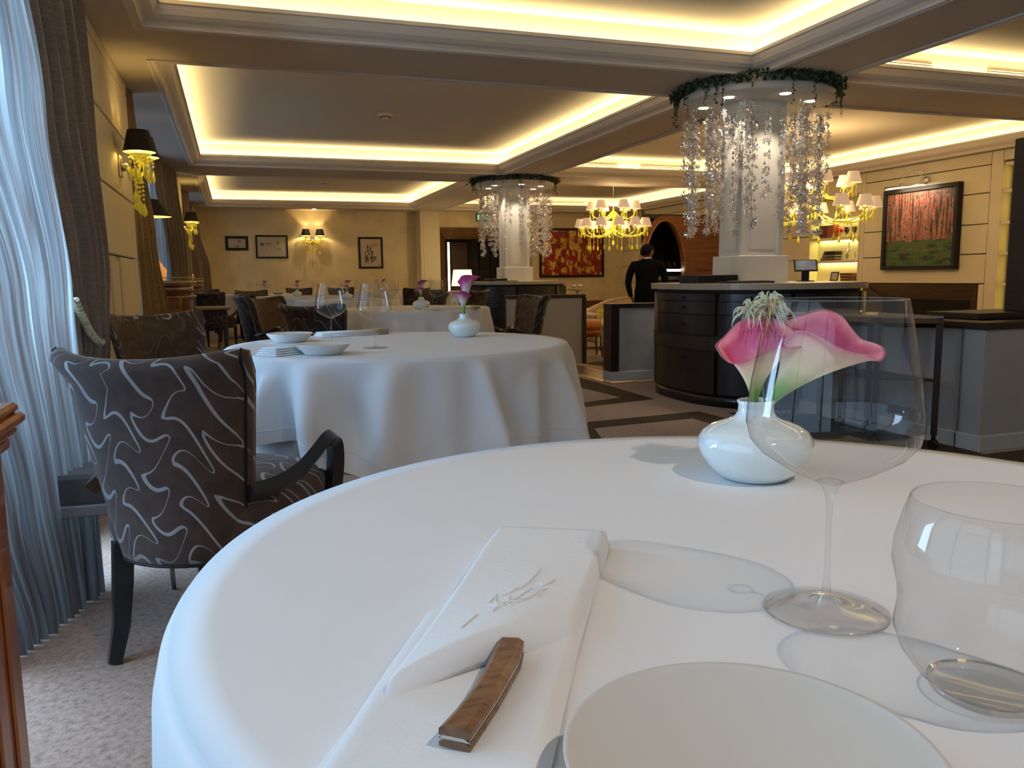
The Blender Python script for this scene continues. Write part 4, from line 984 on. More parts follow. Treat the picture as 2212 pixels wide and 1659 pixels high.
# ============================================================ SCONCES AND CHANDELIERS
def shade_mb(r1, r2, h, n=24, pleat=0):
    mb = MB(); nn = n*2 if pleat else n
    def fn(u, v):
        a = 2*pi*u; r = r1+(r2-r1)*v; 
        if pleat: r *= 1+pleat*(1 if int(round(u*nn)) % 2 else -1)
        return (r*cos(a), r*sin(a), h*v)
    mb.grid(fn, nn, 5, closeu=True); return mb
def chain(mb, x, y, z0, n, r=.011, step=.030, end=.03):
    for k in range(n): mb.sphere((x, y, z0-k*step), r, 6)
    if end: mb.lathe([(.0001, z0-n*step+.005), (end*.35, z0-n*step-.02), (end*.62, z0-n*step-.055), (end*.5, z0-n*step-.08), (.0001, z0-n*step-.095)], 8, T(x, y), cap=False, smooth=False)
def sconce(x, y, z, rz, label, en=5, arms=(-.13, .13)):
    # local: +x out from the wall, arms spread along y
    t = thing('wall_sconce', label, 'lamp', (x, y, z), rz, 'twin crystal wall sconces')
    mb = MB(); mb.bbox(0, .018, -.055, .055, -.075, .075, .006); mb.lathe([(.03, .018), (.038, .03), (.024, .045), (.014, .06)], 14, Matrix.Rotation(pi/2, 4, 'Y')); mb.build('wall_plate', m_steel, t)
    for ay in arms:
        mb = MB(); mb.tube([(.05, 0, 0), (.08, ay*.3, -.05), (.12, ay*.75, -.06), (.145, ay, -.01), (.145, ay, .03)], [.011, .010, .010, .009, .009], 8); mb.build('arm', m_yglass, t)
        mb = MB(); mb.lathe([(.008, .0), (.03, .008), (.055, .028), (.075, .040), (.076, .043), (.05, .030), (.02, .015), (.0001, .012)], 16, T(.145, ay, .03), cap=False); mb.build('bobeche', m_yglass, t)
        mb = MB(); mb.cyl(.145, ay, .04, .10, .012, n=10); mb.build('candle_tube', m_lit, t)
        s_ = shade_mb(.105, .070, .145); o = s_.build('lamp_shade', m_shade_b, t, (.145, ay, .085), fix=False)
        s2 = shade_mb(.103, .068, .143); s2.build('shade_lining', m_shade_in, o, (0, 0, .0005), fix=False)
        mb = MB()
        for k in range(6):
            a = k*pi/3; chain(mb, .145+.06*cos(a), ay+.06*sin(a), .045, 2, .010, .024, .018)
        chain(mb, .13, ay*.9, -.09, 5, .010, .030, .035)
        mb.build('crystal_drops', m_ydrop, t)['kind'] = 'stuff'
    mb = MB(); mb.sphere((.10, 0, -.03), .022, 8); chain(mb, .10, .0, -.08, 4, .011, .032, .04); chain(mb, .10, .05, -.07, 3, .010, .03, .03); chain(mb, .10, -.05, -.07, 3, .010, .03, .03)
    mb.tube([(.10+.035*cos(a), 0, -.06+.03*sin(a)) for a in [k*pi/6 for k in range(12)]], .006, 6, closed=True); mb.build('crystal_drops', m_ydrop, t)['kind'] = 'stuff'
    ca_, sa = cos(rz), sin(rz)
    for ay in arms:
        px, py = x+.155*ca_-ay*sa, y+.155*sa+ay*ca_
        light('sconce_bulb', 'POINT', (px, py, z+.13), en, (1, .72, .28), size=.02)
    return t
sconce(-.71, 6.32, 1.79, 0, 'near twin sconce with black shades and yellow crystals on the left pier', 2.0, (-.10, .16))
sconce(-.71, 13.55, 1.80, 0, 'distant twin sconce with black shades on the second left pier', 3.0)
sconce(1.70, 18.70, 1.86, -pi/2, 'twin sconce with black shades in the middle of the back wall', 7.5, (-.15, .15))
light('ceiling_spot', 'SPOT', (1.72, 18.25, 2.49), 18, (1, .72, .38), target=(1.72, 18.75, 1.6), size=.02, spot=radians(80), blend=.7)
mb = MB(); mb.lathe([(.0001, 2.499), (.035, 2.499), (.045, 2.496), (.048, 2.5)], 20, T(1.72, 18.25), cap=False); tag(mb.build('downlight', m_led), 'small recessed downlight above the twin sconce of the back wall', 'light')

def chandelier(cx, cy_, ztop, zc, sc, label, seed):
    rr = random.Random(seed); t = thing('shaded_chandelier', label, 'chandelier', (cx, cy_, zc), rr.uniform(0, 1), 'shaded crystal chandeliers')
    H = ztop-zc
    mb = MB(); mb.lathe([(.0001, H-.10), (.02, H-.10), (.035, H-.085), (.09, H-.012), (.11, H), (.0001, H)], 20, cap=False); mb.build('ceiling_rose', m_chrome, t)
    mb = MB(); mb.tube([(0, 0, H-.1), (0, 0, .2)], .005, 6); mb.build('rod', m_chrome, t)
    mb = MB(); mb.lathe([(.0001, -.22), (.03, -.20), (.012, -.16), (.05, -.10), (.03, -.02), (.015, .05), (.045, .10), (.02, .18), (.008, .24)], 16, cap=False); chain(mb, 0, 0, -.22, 3, .012, .03, .045); mb.build('centre_stem', m_yglass, t)
    sh = shade_mb(.098, .062, .135, 20, .02).mesh('lamp_shade', m_pleat)
    for n, Rr, z0, off in ((12, .46*sc, -.10, 0), (6, .30*sc, .20, .3)):
        for k in range(n):
            a = off+2*pi*k/n; c, s_ = cos(a), sin(a); d = .0
            mb = MB(); mb.tube([(.02*c, .02*s_, z0-.02), (Rr*.35*c, Rr*.35*s_, z0-.13), (Rr*.7*c, Rr*.7*s_, z0-.15), (Rr*.95*c, Rr*.95*s_, z0-.09), (Rr*c, Rr*s_, z0-.02)], .010, 6)
            mb.lathe([(.006, -.02), (.025, -.012), (.045, .006), (.02, .0)], 10, T(Rr*c, Rr*s_, z0), cap=False)
            arm = mb.build('arm', m_yglass, t)
            mb = MB(); mb.cyl(Rr*c, Rr*s_, z0-.01, z0+.05, .012, n=8); mb.build('candle_tube', m_lit, arm)
            inst(sh, 'lamp_shade', t, (Rr*c, Rr*s_, z0+.02))
            mb = MB()
            for q in range(4):
                b_ = q*pi/2; chain(mb, Rr*c+.04*cos(b_), Rr*s_+.04*sin(b_), z0-.02, 2, .008, .02, .012)
            chain(mb, Rr*.75*c, Rr*.75*s_, z0-.17, 5, .008, .024, .030); mb.build('crystal_drops', m_ydrop, t)['kind'] = 'stuff'
    light('chandelier_glow', 'POINT', (cx, cy_, zc+.05), 34, (1, .70, .36), size=.25)
    light('chandelier_glow', 'POINT', (cx, cy_, zc+.42), 9, (1, .66, .32), size=.10)
chandelier(6.30, 13.0, 2.78, 1.92, 1.25, 'glowing shaded chandelier between the two columns', 4)
chandelier(6.98, 8.6, 2.78, 1.87, 1.45, 'glowing shaded chandelier right of the near column', 6)

# smoke detectors and slot vents
for x, y, l in ((1.66, 9.1, 'white smoke detector in the middle ceiling coffer'), (1.69, 15.6, 'white smoke detector in the far left ceiling coffer'), (6.3, 14.2, 'white smoke detector in the coffer above the far chandelier')):
    t = thing('smoke_detector', l, 'detector', (x, y, 2.78)); mb = MB(); mb.lathe([(.085, 0), (.085, -.022), (.072, -.034), (.04, -.038)], 20); mb.build('base', m_coffer, t)
    mb = MB(); mb.lathe([(.060, -.034), (.060, -.040), (.044, -.040)], 16, cap=False); mb.build('sensor_slot', m_black, t)
    mb = MB(); mb.lathe([(.042, -.036), (.036, -.062), (.0001, -.068)], 16, cap=False); mb.build('sensor', m_coffer, t)
def vent(x0, x1, y, l):
    t = thing('slot_vent', l, 'vent', (0, y, 0)); mb = MB(); mb.box(x0, x1, -.004, 0, 2.625, 2.70); mb.build('backing', m_dim, t)
    for k in range(4): mb = MB(); mb.box(x0, x1, -.012, -.004, 2.632+.018*k, 2.641+.018*k); mb.build('slat', m_coffer, t)
vent(4.9, 5.55, 5.478, 'slot vent nearest the camera in the right ceiling coffer'); vent(6.15, 6.9, 5.478, 'slot vent at the far right edge of the right ceiling coffer')
vent(4.95, 5.7, 11.628, 'left slot vent behind the near column'); vent(6.1, 6.8, 11.628, 'right slot vent behind the near column')
vent(5.2, 6.2, 17.828, 'left slot vent behind the far chandelier'); vent(6.9, 7.9, 17.828, 'right slot vent behind the far chandelier')

# ============================================================ FRAMED PICTURES
def frame(name, label, x0, x1, z0, z1, y, fw, art_mat, d=.03, extra=None, ax='y', sgn=-1):
    t = thing(name, label, 'picture')
    def place(a0, a1, b0, b1, q0, q1, m, nm, bev=.003):
        mb = MB()
        if ax == 'y': mb.bbox(a0, a1, min(y+sgn*q0, y+sgn*q1), max(y+sgn*q0, y+sgn*q1), b0, b1, bev)
        else: mb.bbox(min(y+sgn*q0, y+sgn*q1), max(y+sgn*q0, y+sgn*q1), a0, a1, b0, b1, bev)
        return mb.build(nm, m, t)
    place(x0, x1, z1-fw, z1, .001, d, m_black, 'frame_rail'); place(x0, x1, z0, z0+fw, .001, d, m_black, 'frame_rail')
    place(x0, x0+fw, z0+fw, z1-fw, .001, d, m_black, 'frame_stile'); place(x1-fw, x1, z0+fw, z1-fw, .001, d, m_black, 'frame_stile')
    a = place(x0+fw, x1-fw, z0+fw, z1-fw, .001, d*.6, art_mat, 'artwork', .001)
    return t, a
m_ink = mat('ink', (.03, .02, .015), .6); m_sepia = mat('sepia', (.22, .11, .04), .6); m_gink = mat('grey_ink', (.12, .11, .10), .6); m_goldp = mat('gold_paint', (.70, .50, .08), .5); m_redp = mat('red_seal', (.55, .12, .05), .6)
YB = 18.70
t, a = frame('framed_drawing', 'small wide black frame at the left end of the back wall', -.13, .337, 1.633, 1.938, YB, .055, m_paper)
mb = MB()
for cx_, cz, w, h in ((.16, 1.835, .045, .012), (.145, 1.822, .02, .008), (.10, 1.725, .035, .010), (.12, 1.715, .015, .02), (.14, 1.728, .02, .008)):
    mb.prism([(cx_+w*cos(q*pi/4), cz+h*sin(q*pi/4)) for q in range(8)], 0, .001, Matrix.Translation((0, YB-.0195, 0)) @ Matrix(((1, 0, 0, 0), (0, 0, -1, 0), (0, 1, 0, 0), (0, 0, 0, 1))))
mb.build('drawing', m_sepia, t)
MXZ = lambda y: Matrix.Translation((0, y, 0)) @ Matrix(((1, 0, 0, 0), (0, 0, -1, 0), (0, 1, 0, 0), (0, 0, 0, 1)))
m_paper2 = mat('art_paper_grey', (.55, .48, .40), .7)
t, a = frame('framed_drawing', 'larger wide black framed drawing with a dark round spot', .488, 1.164, 1.461, 1.961, YB, .035, m_paper2)
mb = MB(); mb.prism([(.625+.038*cos(q*pi/8), 1.77+.038*sin(q*pi/8)) for q in range(16)], 0, .001, MXZ(YB-.0195))
for cx_, cz, w, h in ((.71, 1.785, .03, .010), (.755, 1.77, .02, .018), (.80, 1.78, .025, .008), (.70, 1.72, .008, .012), (.81, 1.68, .014, .008), (.71, 1.64, .010, .010), (.955, 1.80, .022, .018), (.955, 1.77, .008, .014)):
    mb.prism([(cx_+w*cos(q*pi/4), cz+h*sin(q*pi/4)) for q in range(8)], 0, .001, MXZ(YB-.0195))
mb.tube([(.96+.055*cos(q*pi/8), YB-.020, 1.655+.018*sin(q*pi/8)) for q in range(16)], .003, 4, closed=True)
mb.build('drawing', m_gink, t)
t, a = frame('framed_calligraphy', 'upright black frame with brushed lettering under a gold sun', 2.702, 3.255, 1.222, 1.930, YB, .045, m_paper)
mb = MB()
for k in range(5):
    z = 1.80-k*.020; w = (.055, .075, .08, .072, .05)[k]; mb.tube([(3.10-w, YB-.0205, z), (3.10, YB-.0205, z+.006), (3.10+w, YB-.0205, z-.002)], [.004, .008, .003], 5)
mb.build('gold_sun', m_goldp, t)
mb = MB(); mb.prism([(3.155+.024*cos(q*pi/6), 1.305+.024*sin(q*pi/6)) for q in range(12)], 0, .001, MXZ(YB-.0195)); mb.build('red_seal', m_redp, t)
def strokes(mb, segs, ox, oz, s_, r=.005):
    for seg in segs: mb.tube([(ox+p[0]*s_, YB-.0205, oz+p[1]*s_) for p in seg], [r*s_*10*(1.3 if k == 0 else .9) for k in range(len(seg))], 5)
LET = {'L': [[(0, 1), (0, 0), (.5, 0)]], 'E': [[(.45, 1), (0, 1), (0, 0), (.5, 0)], [(0, .5), (.4, .5)]], 'C': [[(.55, .85), (.25, 1), (0, .6), (.05, .2), (.3, 0), (.6, .15)]],
       'H': [[(0, 1), (0, 0)], [(.4, 1), (.4, 0)], [(0, .5), (.4, .5)]], 'A': [[(0, 0), (.25, 1), (.5, 0)], [(.1, .4), (.4, .4)]], 'T': [[(-.05, 1), (.55, 1)], [(.25, 1), (.25, 0)]],
       'B': [[(.02, 1.05), (0, 0)], [(-.12, .98), (.36, .98), (.44, .78), (.08, .55)], [(.08, .55), (.50, .42), (.52, .14), (-.08, 0)]], 'O': [[(.2, 1), (0, .5), (.2, 0), (.42, .5), (.2, 1)]]}
mb = MB()
for ch, ox, oz, s_ in (('L', 2.91, 1.62, .13), ('E', 2.97, 1.64, .085), ('C', 2.85, 1.51, .10), ('H', 2.92, 1.525, .055), ('A', 2.955, 1.525, .055), ('T', 2.985, 1.50, .10), ('B', 2.86, 1.37, .12), ('O', 2.935, 1.42, .055), ('T', 2.97, 1.35, .13), ('T', 3.03, 1.39, .09), ('E', 3.08, 1.43, .06)):
    strokes(mb, LET[ch], ox, oz, s_, .0085)
strokes(mb, [[(0, 0), (.3, .2)]], 3.09, 1.50, .07)
mb.build('lettering', m_ink, t)
# paintings
def paint_bottles():
    m, nt, b = newmat('bottle_painting'); tc = N(nt, 'TexCoord'); mp = N(nt, 'Mapping'); mp.inputs['Scale'].default_value = (8.5, 1, 4.5); nt.links.new(tc.outputs['Object'], mp.inputs[0])
    v = N(nt, 'TexVoronoi'); v.inputs['Scale'].default_value = 1.6; v.inputs['Randomness'].default_value = .6; nt.links.new(mp.outputs[0], v.inputs[0])
    n1 = N(nt, 'TexNoise'); n1.inputs['Scale'].default_value = 2.6; n1.inputs['Detail'].default_value = 5; n1.inputs['Distortion'].default_value = 1.2; nt.links.new(mp.outputs[0], n1.inputs[0])
    sc = N(nt, 'SeparateColor'); nt.links.new(v.outputs['Color'], sc.inputs[0]); mxx = N(nt, 'Math', operation='MULTIPLY_ADD'); nt.links.new(n1.outputs[0], mxx.inputs[0]); mxx.inputs[1].default_value = .9
    hf_ = N(nt, 'Math', operation='MULTIPLY'); nt.links.new(sc.outputs[0], hf_.inputs[0]); hf_.inputs[1].default_value = .45; nt.links.new(hf_.outputs[0], mxx.inputs[2])
    r = ramp(nt, [(.35, (.03, .01, .02)), (.47, (.30, .01, .01)), (.58, (.42, .02, .01)), (.68, (.06, .02, .03)), (.76, (.62, .22, .03)), (.84, (.80, .60, .05)), (1, (.5, .25, .2))], mxx.outputs[0]); nt.links.new(r.outputs[0], b.inputs['Base Color']); b.inputs['Roughness'].default_value = .4
    return m
def paint_forest():
    m, nt, b = newmat('forest_painting'); tc = N(nt, 'TexCoord'); sp = N(nt, 'SeparateXYZ'); nt.links.new(tc.outputs['Object'], sp.inputs[0])
    mp = N(nt, 'Mapping'); mp.inputs['Scale'].default_value = (1, 26, 1.6); nt.links.new(tc.outputs['Object'], mp.inputs[0])
    n1 = N(nt, 'TexNoise'); n1.inputs['Scale'].default_value = 1.5; n1.inputs['Detail'].default_value = 6; nt.links.new(mp.outputs[0], n1.inputs[0])
    n2 = N(nt, 'TexNoise'); n2.inputs['Scale'].default_value = 11; n2.inputs['Detail'].default_value = 6; nt.links.new(tc.outputs['Object'], n2.inputs[0])
    mp3 = N(nt, 'Mapping'); mp3.inputs['Scale'].default_value = (1, 2.5, 14); nt.links.new(tc.outputs['Object'], mp3.inputs[0]); n3 = N(nt, 'TexNoise'); n3.inputs['Scale'].default_value = 1.6; n3.inputs['Detail'].default_value = 6; nt.links.new(mp3.outputs[0], n3.inputs[0])
    r2 = ramp(nt, [(.35, (.10, .05, .03)), (.46, (.34, .19, .13)), (.55, (.34, .05, .03)), (.64, (.38, .22, .15)), (.8, (.12, .16, .05))], n2.outputs[0])
    r1 = ramp(nt, [(.43, (.04, .03, .02)), (.49, (1, 1, 1))], n1.outputs[0])
    mu = N(nt, 'Mix', data_type='RGBA', blend_type='MULTIPLY'); mu.inputs[0].default_value = .85; nt.links.new(r2.outputs[0], mu.inputs[6]); nt.links.new(r1.outputs[0], mu.inputs[7])
    r3 = ramp(nt, [(.40, (.02, .015, .01)), (.50, (.03, .13, .02)), (.58, (.10, .05, .02)), (.68, (.04, .20, .03)), (.8, (.40, .30, .03))], n3.outputs[0])
    ad = N(nt, 'Math', operation='MULTIPLY_ADD'); nt.links.new(n2.outputs[0], ad.inputs[0]); ad.inputs[1].default_value = .12; nt.links.new(sp.outputs[2], ad.inputs[2])
    st = N(nt, 'Math', operation='GREATER_THAN'); nt.links.new(ad.outputs[0], st.inputs[0]); st.inputs[1].default_value = 1.50
    mx = N(nt, 'Mix', data_type='RGBA'); nt.links.new(st.outputs[0], mx.inputs[0]); nt.links.new(r3.outputs[0], mx.inputs[6]); nt.links.new(mu.outputs[2], mx.inputs[7]); nt.links.new(mx.outputs[2], b.inputs['Base Color'])
    b.inputs['Roughness'].default_value = .4; bp = N(nt, 'Bump'); bp.inputs['Strength'].default_value = .5; bp.inputs['Distance'].default_value = .02; nt.links.new(n1.outputs[0], bp.inputs['Height']); nt.links.new(bp.outputs[0], b.inputs['Normal'])
    return m
frame('bottle_painting', 'wide red and yellow painting of bottles on the back wall right of the far column', 6.94, 8.624, .97, 2.14, 18.35, .05, paint_bottles(), d=.05)
frame('forest_painting', 'tall black-framed painting of red streaks above green on the fireplace wall', 8.40, 9.71, 1.03, 2.172, 9.15, .055, paint_forest(), d=.09, ax='x')
t = thing('picture_light', 'curved chrome picture light above the red and green painting', 'lamp', (9.15, 9.02, 2.25))
mb = MB(); mb.lathe([(.04, 0), (.05, .02), (.03, .04)], 14, Matrix.Rotation(-pi/2, 4, 'Y')); mb.bbox(-.05, 0, -.06, .06, -.03, .03, .006); mb.build('mount', m_chrome, t)
for dy in (-.02, .04):
    mb = MB(); mb.tube([(-.04, dy-.03, .0), (-.06, dy, .10), (-.12, dy+.06, .15), (-.19, dy+.15, .12), (-.22, dy+.20, .0), (-.22, dy+.21, -.055)], .006, 6); mb.build('arm', m_chrome, t)
mb = MB(); mb.tube([(-.22, -.20, -.06), (-.22, .52, -.06)], .016, 8); o = mb.build('lamp_bar', m_chrome, t)
mb = MB(); mb.box(-.232, -.208, -.18, .50, -.080, -.072); mb.build('lamp_tube', m_led, o)
light('picture_lamp', 'AREA', (8.93, 9.17, 2.165), 5, (1, .80, .55), target=(9.12, 9.17, 1.5), size=.6, size_y=.03)
# ============================================================ BACK DOORWAY
t = struct(bpy.data.objects.new('door_1', None)); COL.objects.link(t)
def splay(y0, y1, a0, a1, z1a, z1b, fw):
    # bevelled bronze frame: outer rectangle at the wall face, inner rectangle pushed back
    ox0, ox1, oz, ix0, ix1, iz = a0, a1, z1a, a0+fw, a1-fw, z1a-fw
    V = [(ox0, y0, -.16), (ox0, y0, oz), (ox1, y0, oz), (ox1, y0, -.16), (ix0, y1, -.16), (ix0, y1, iz), (ix1, y1, iz), (ix1, y1, -.16)]
    parts = [(0, 1, 5, 4), (1, 2, 6, 5), (2, 3, 7, 6)]
    for p in parts:
        mb = MB(); q = [Vector(V[i]) for i in p]; back = [v+Vector((0, .08, 0)) for v in q]
        mb.add(q+back, [(0, 1, 2, 3), (7, 6, 5, 4), (0, 4, 5, 1), (1, 5, 6, 2), (2, 6, 7, 3), (3, 7, 4, 0)]); mb.build('frame_board', m_bronze, t)
splay(18.31, 18.55, 4.44, 6.72, 2.13, 1.89, .235)
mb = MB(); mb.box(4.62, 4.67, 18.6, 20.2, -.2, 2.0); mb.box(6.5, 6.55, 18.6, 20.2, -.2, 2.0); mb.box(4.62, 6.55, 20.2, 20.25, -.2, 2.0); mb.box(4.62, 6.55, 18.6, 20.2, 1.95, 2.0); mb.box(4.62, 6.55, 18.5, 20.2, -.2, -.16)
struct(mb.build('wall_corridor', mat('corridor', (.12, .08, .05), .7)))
t = struct(bpy.data.objects.new('door_2', None)); COL.objects.link(t)
mb = MB(); mb.bbox(5.10, 5.62, 19.95, 20.0, -.16, 1.88, .004); lf_ = mb.build('door_leaf', m_door, t)
for za, zb in ((.1, .8), (.95, 1.7)): mb = MB(); mb.bbox(5.19, 5.53, 19.93, 19.95, za, zb, .008); mb.build('door_panel', m_door, lf_)
for x0 in (5.68, 5.98, 6.28): mb = MB(); mb.bbox(x0, x0+.27, 20.12, 20.18, -.16, 1.2, .004); mb.bbox(x0, x0+.27, 20.12, 20.18, 1.22, 1.9, .004); mb.build('wall_board', m_darkin, t)
mb = MB(); mb.bbox(4.80, 4.84, 18.75, 18.79, -.10, 1.82, .004); tag(mb.build('light_strip', mat('strip_light', (1, 1, .9), .4, emis=(1, .82, .45), es=7)), 'vertical glowing strip inside the left of the bronze doorway', 'light')
# table lamp on a small console
t = thing('side_console', 'narrow dark console table carrying the glowing lamp beside the doorway', 'table', (4.75, 16.9, -.08)); mb = MB(); mb.bbox(-.35, .35, -.2, .2, .66, .70, .004); mb.build('tabletop', m_mahog, t)
for sx_ in (-.31, .31):
    for sy in (-.16, .16): mb = MB(); mb.tube([(sx_, sy, .66), (sx_, sy, 0)], [.022, .014], 4); mb.build('leg', m_mahog, t)
t = thing('table_lamp', 'brightly glowing cream table lamp in front of the bronze doorway', 'lamp', (4.62, 16.85, .62))
mb = MB(); mb.lathe([(.08, 0), (.08, .02), (.03, .04), (.05, .10), (.02, .17), (.01, .22)], 16); mb.build('base', m_gold, t)
shade_mb(.235, .19, .34, 32).build('lamp_shade', mat('lit_shade', (1, .9, .7), .8, emis=(1, .74, .34), es=2.6), t, (0, 0, .20), fix=False)
light('table_lamp_bulb', 'POINT', (4.62, 16.85, 1.22), 10, (1, .75, .4), size=.05)
# exit sign
t = thing('exit_sign', 'green emergency exit sign with a running man above the bronze doorway', 'sign', (5.55, 18.34, 2.37))
mb = MB(); mb.bbox(-.17, .17, -.03, .01, -.085, .085, .004); mb.build('housing', m_darkin, t)
mb = MB(); mb.box(-.155, .155, -.034, -.03, -.07, .07); mb.build('sign_face', mat('exit_green', (.02, .22, .10), .4, emis=(.03, .5, .2), es=.35), t)
mb = MB(); m_wht = mat('sign_white', (.8, .85, .8), .5, emis=(.8, 1, .85), es=.5); P = MXZ(-.0345)
mb.prism([(-.14, -.055), (-.10, -.055), (-.10, .055), (-.14, .055)], 0, .002, P); mb.prism([(-.02+.014*cos(q*pi/4), .045+.014*sin(q*pi/4)) for q in range(8)], 0, .002, P)
mb.prism([(-.05, .0), (-.02, .03), (.0, .028), (-.02, -.01)], 0, .002, P); mb.prism([(-.02, -.01), (.02, -.05), (.01, -.06), (-.04, -.02)], 0, .002, P); mb.prism([(-.04, -.01), (-.07, -.05), (-.06, -.058), (-.03, -.02)], 0, .002, P)
mb.prism([(.05, -.01), (.10, -.01), (.10, -.035), (.135, 0), (.10, .035), (.10, .01), (.05, .01)], 0, .002, P); mb.build('pictogram', m_wht, t)

# ============================================================ ARCH BAR BLOCK, BARMAN
t = struct(bpy.data.objects.new('wall_arch', None)); COL.objects.link(t)
ax0, ax1, yb = 7.10, 9.15, 13.5; cxa, cza, aa, bb = 7.60, .98, .42, 1.0; z0a = -.16
n = 28; inner = [(cxa+aa*cos(pi*k/n), cza+bb*sin(pi*k/n)) for k in range(n+1)]   # right to left
inner = [(cxa+aa, z0a)]+inner+[(cxa-aa, z0a)]
outer = []
for k in range(n+1):
    a = pi*k/n; c_, s_ = cos(a), sin(a)
    if a <= pi*.5: outer.append((cxa+(ax1-cxa)*min(1, c_*1.7), 2.085)) if k else outer.append((ax1, cza))
    else: outer.append((cxa+(cxa-ax0)*c_, cza+(2.085-cza)*s_))
outer[0] = (ax1, cza); outer[1] = (ax1, 1.5)
outer = [(ax1, z0a)]+outer+[(ax0, z0a)]
mb = MB(); m_ = len(inner)
for y in (yb, yb+.12):
    mb.v += [(p[0], y, p[1]) for p in inner]; mb.v += [(p[0], y, p[1]) for p in outer]
for k in range(m_-1):
    mb.face((k, k+1, m_+k+1, m_+k), False); mb.face((2*m_+k+1, 2*m_+k, 3*m_+k, 3*m_+k+1), False)
    mb.face((k+1, k, 2*m_+k, 2*m_+k+1), False); mb.face((m_+k, m_+k+1, 3*m_+k+1, 3*m_+k), False)
mb.build('arch_body', m_pinkwood, t)
mb = MB()
for y, off in ((yb-.012, 0),): mb.tube([(cxa+(aa+.015)*cos(pi*k/n), yb-.005, cza+(bb+.015)*sin(pi*k/n)) for k in range(n+1)]+[(cxa-aa-.015, yb-.005, z0a)], .014, 6)
mb.build('arch_trim', m_bronze, t)
for k, z in enumerate((.45, .76, 1.07, 1.38, 1.69, 1.99)):
    mb = MB(); mb.bbox(8.12, 9.14, yb-.014, yb, z-.30, z-.004, .003); mb.build('wall_board', m_pinkwood, t)
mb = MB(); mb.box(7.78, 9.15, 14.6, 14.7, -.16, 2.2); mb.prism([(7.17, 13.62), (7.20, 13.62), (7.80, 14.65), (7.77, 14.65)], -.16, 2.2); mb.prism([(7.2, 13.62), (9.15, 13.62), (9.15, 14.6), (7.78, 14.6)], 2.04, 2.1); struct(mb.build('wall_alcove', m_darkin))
mb = MB(); mb.bbox(7.52, 9.1, 13.9, 14.3, .90, .97, .004); mb.bbox(7.55, 9.1, 13.95, 14.25, -.16, .9, .004); bar_ = tag(mb.build('bar_counter', mat('bar_olive', (.05, .045, .015), .5)), 'dark bar counter inside the arched opening', 'counter')
mb = MB(); mb.tube([(7.42, 13.78, 1.085), (8.10, 13.78, 1.085)], .020, 8); tag(mb.build('bar_light', mat('bar_led', (1, 1, 1), .4, emis=(1, .97, .82), es=9)), 'horizontal white tube light inside the arched opening', 'light')
mb = MB(); mb.bbox(7.42, 9.1, 13.75, 14.1, 1.11, 1.13, .003); tag(mb.build('bar_shelf', m_darkin), 'glass shelf above the tube light in the arch', 'shelf')
for k in range(5):
    t = inst(GM[0], 'tumbler', None, (7.55+.125*k, 13.92, 1.0325)); tag(t, ('leftmost', 'second', 'middle', 'fourth', 'rightmost')[k]+' glass in the row above the bar tube light', 'glass', 'bar glasses in the arch')

# barman: one skinned body with clothes
def skinned(name, verts, edges, m, parent=None, sub=2, root=0):
    me = bpy.data.meshes.new(name); me.from_pydata([v[0] for v in verts], edges, [])
    o = bpy.data.objects.new(name, me); COL.objects.link(o)
    if parent is not None: o.parent = parent
    md = o.modifiers.new('skin', 'SKIN'); sk = me.skin_vertices[0].data if me.skin_vertices else None
    if sk is None:
        bm = bmesh.new(); bm.from_mesh(me); bm.verts.layers.skin.verify(); bm.to_mesh(me); bm.free(); sk = me.skin_vertices[0].data
    for i, v in enumerate(verts):
        r = v[1]; sk[i].radius = r if isinstance(r, tuple) else (r, r)
    sk[root].use_root = True; md.use_smooth_shade = True
    s_ = o.modifiers.new('sub', 'SUBSURF'); s_.levels = sub; s_.render_levels = sub
    me.materials.append(m); return o
m_suit = mat('black_suit', (.004, .004, .006), .9, spec=.15)
m_skin = mat('skin', (.22, .10, .055), .5, sub=.05)
m_hair = mat('black_hair', (.006, .005, .005), .8, spec=.2)
ZG = -.16; man = thing('person', 'dark-haired man in a black suit standing at the bar seen from behind looking right', 'person', (6.08, 11.35, ZG), radians(-35)); man.scale = (1.18, 1.15, .985)
# local +y is the way he faces; 1.66 m tall
V_ = [((0, 0, .90), (.150, .105)), ((0, 0, 1.05), (.150, .105)), ((0, .01, 1.22), (.175, .115)), ((0, 0, 1.34), (.165, .10)), ((0, -.005, 1.415), (.075, .07)), ((0, .005, 1.46), (.050, .05)),
      ((-.17, 0, 1.345), .065), ((-.225, -.01, 1.20), .055), ((-.245, -.02, 1.05), .046), ((-.235, .06, .92), .038), ((-.22, .12, .83), .030),
      ((.17, 0, 1.345), .065), ((.225, -.01, 1.20), .055), ((.245, -.01, 1.05), .046), ((.235, .07, .93), .038), ((.22, .14, .86), .030),
      ((-.09, 0, .82), .095), ((-.10, .01, .47), .062), ((-.10, -.01, .10), .045), ((-.10, .03, .045), (.040, .04)), ((-.11, .14, .035), (.036, .03)),
      ((.09, 0, .82), .095), ((.10, .01, .47), .062), ((.10, -.01, .10), .045), ((.10, .03, .045), (.040, .04)), ((.11, .14, .035), (.036, .03))]
E_ = [(0, 1), (1, 2), (2, 3), (3, 4), (4, 5), (3, 6), (6, 7), (7, 8), (8, 9), (9, 10), (3, 11), (11, 12), (12, 13), (13, 14), (14, 15), (0, 16), (16, 17), (17, 18), (18, 19), (19, 20), (0, 21), (21, 22), (22, 23), (23, 24), (24, 25)]
skinned('suited_body', V_, E_, m_suit, man)
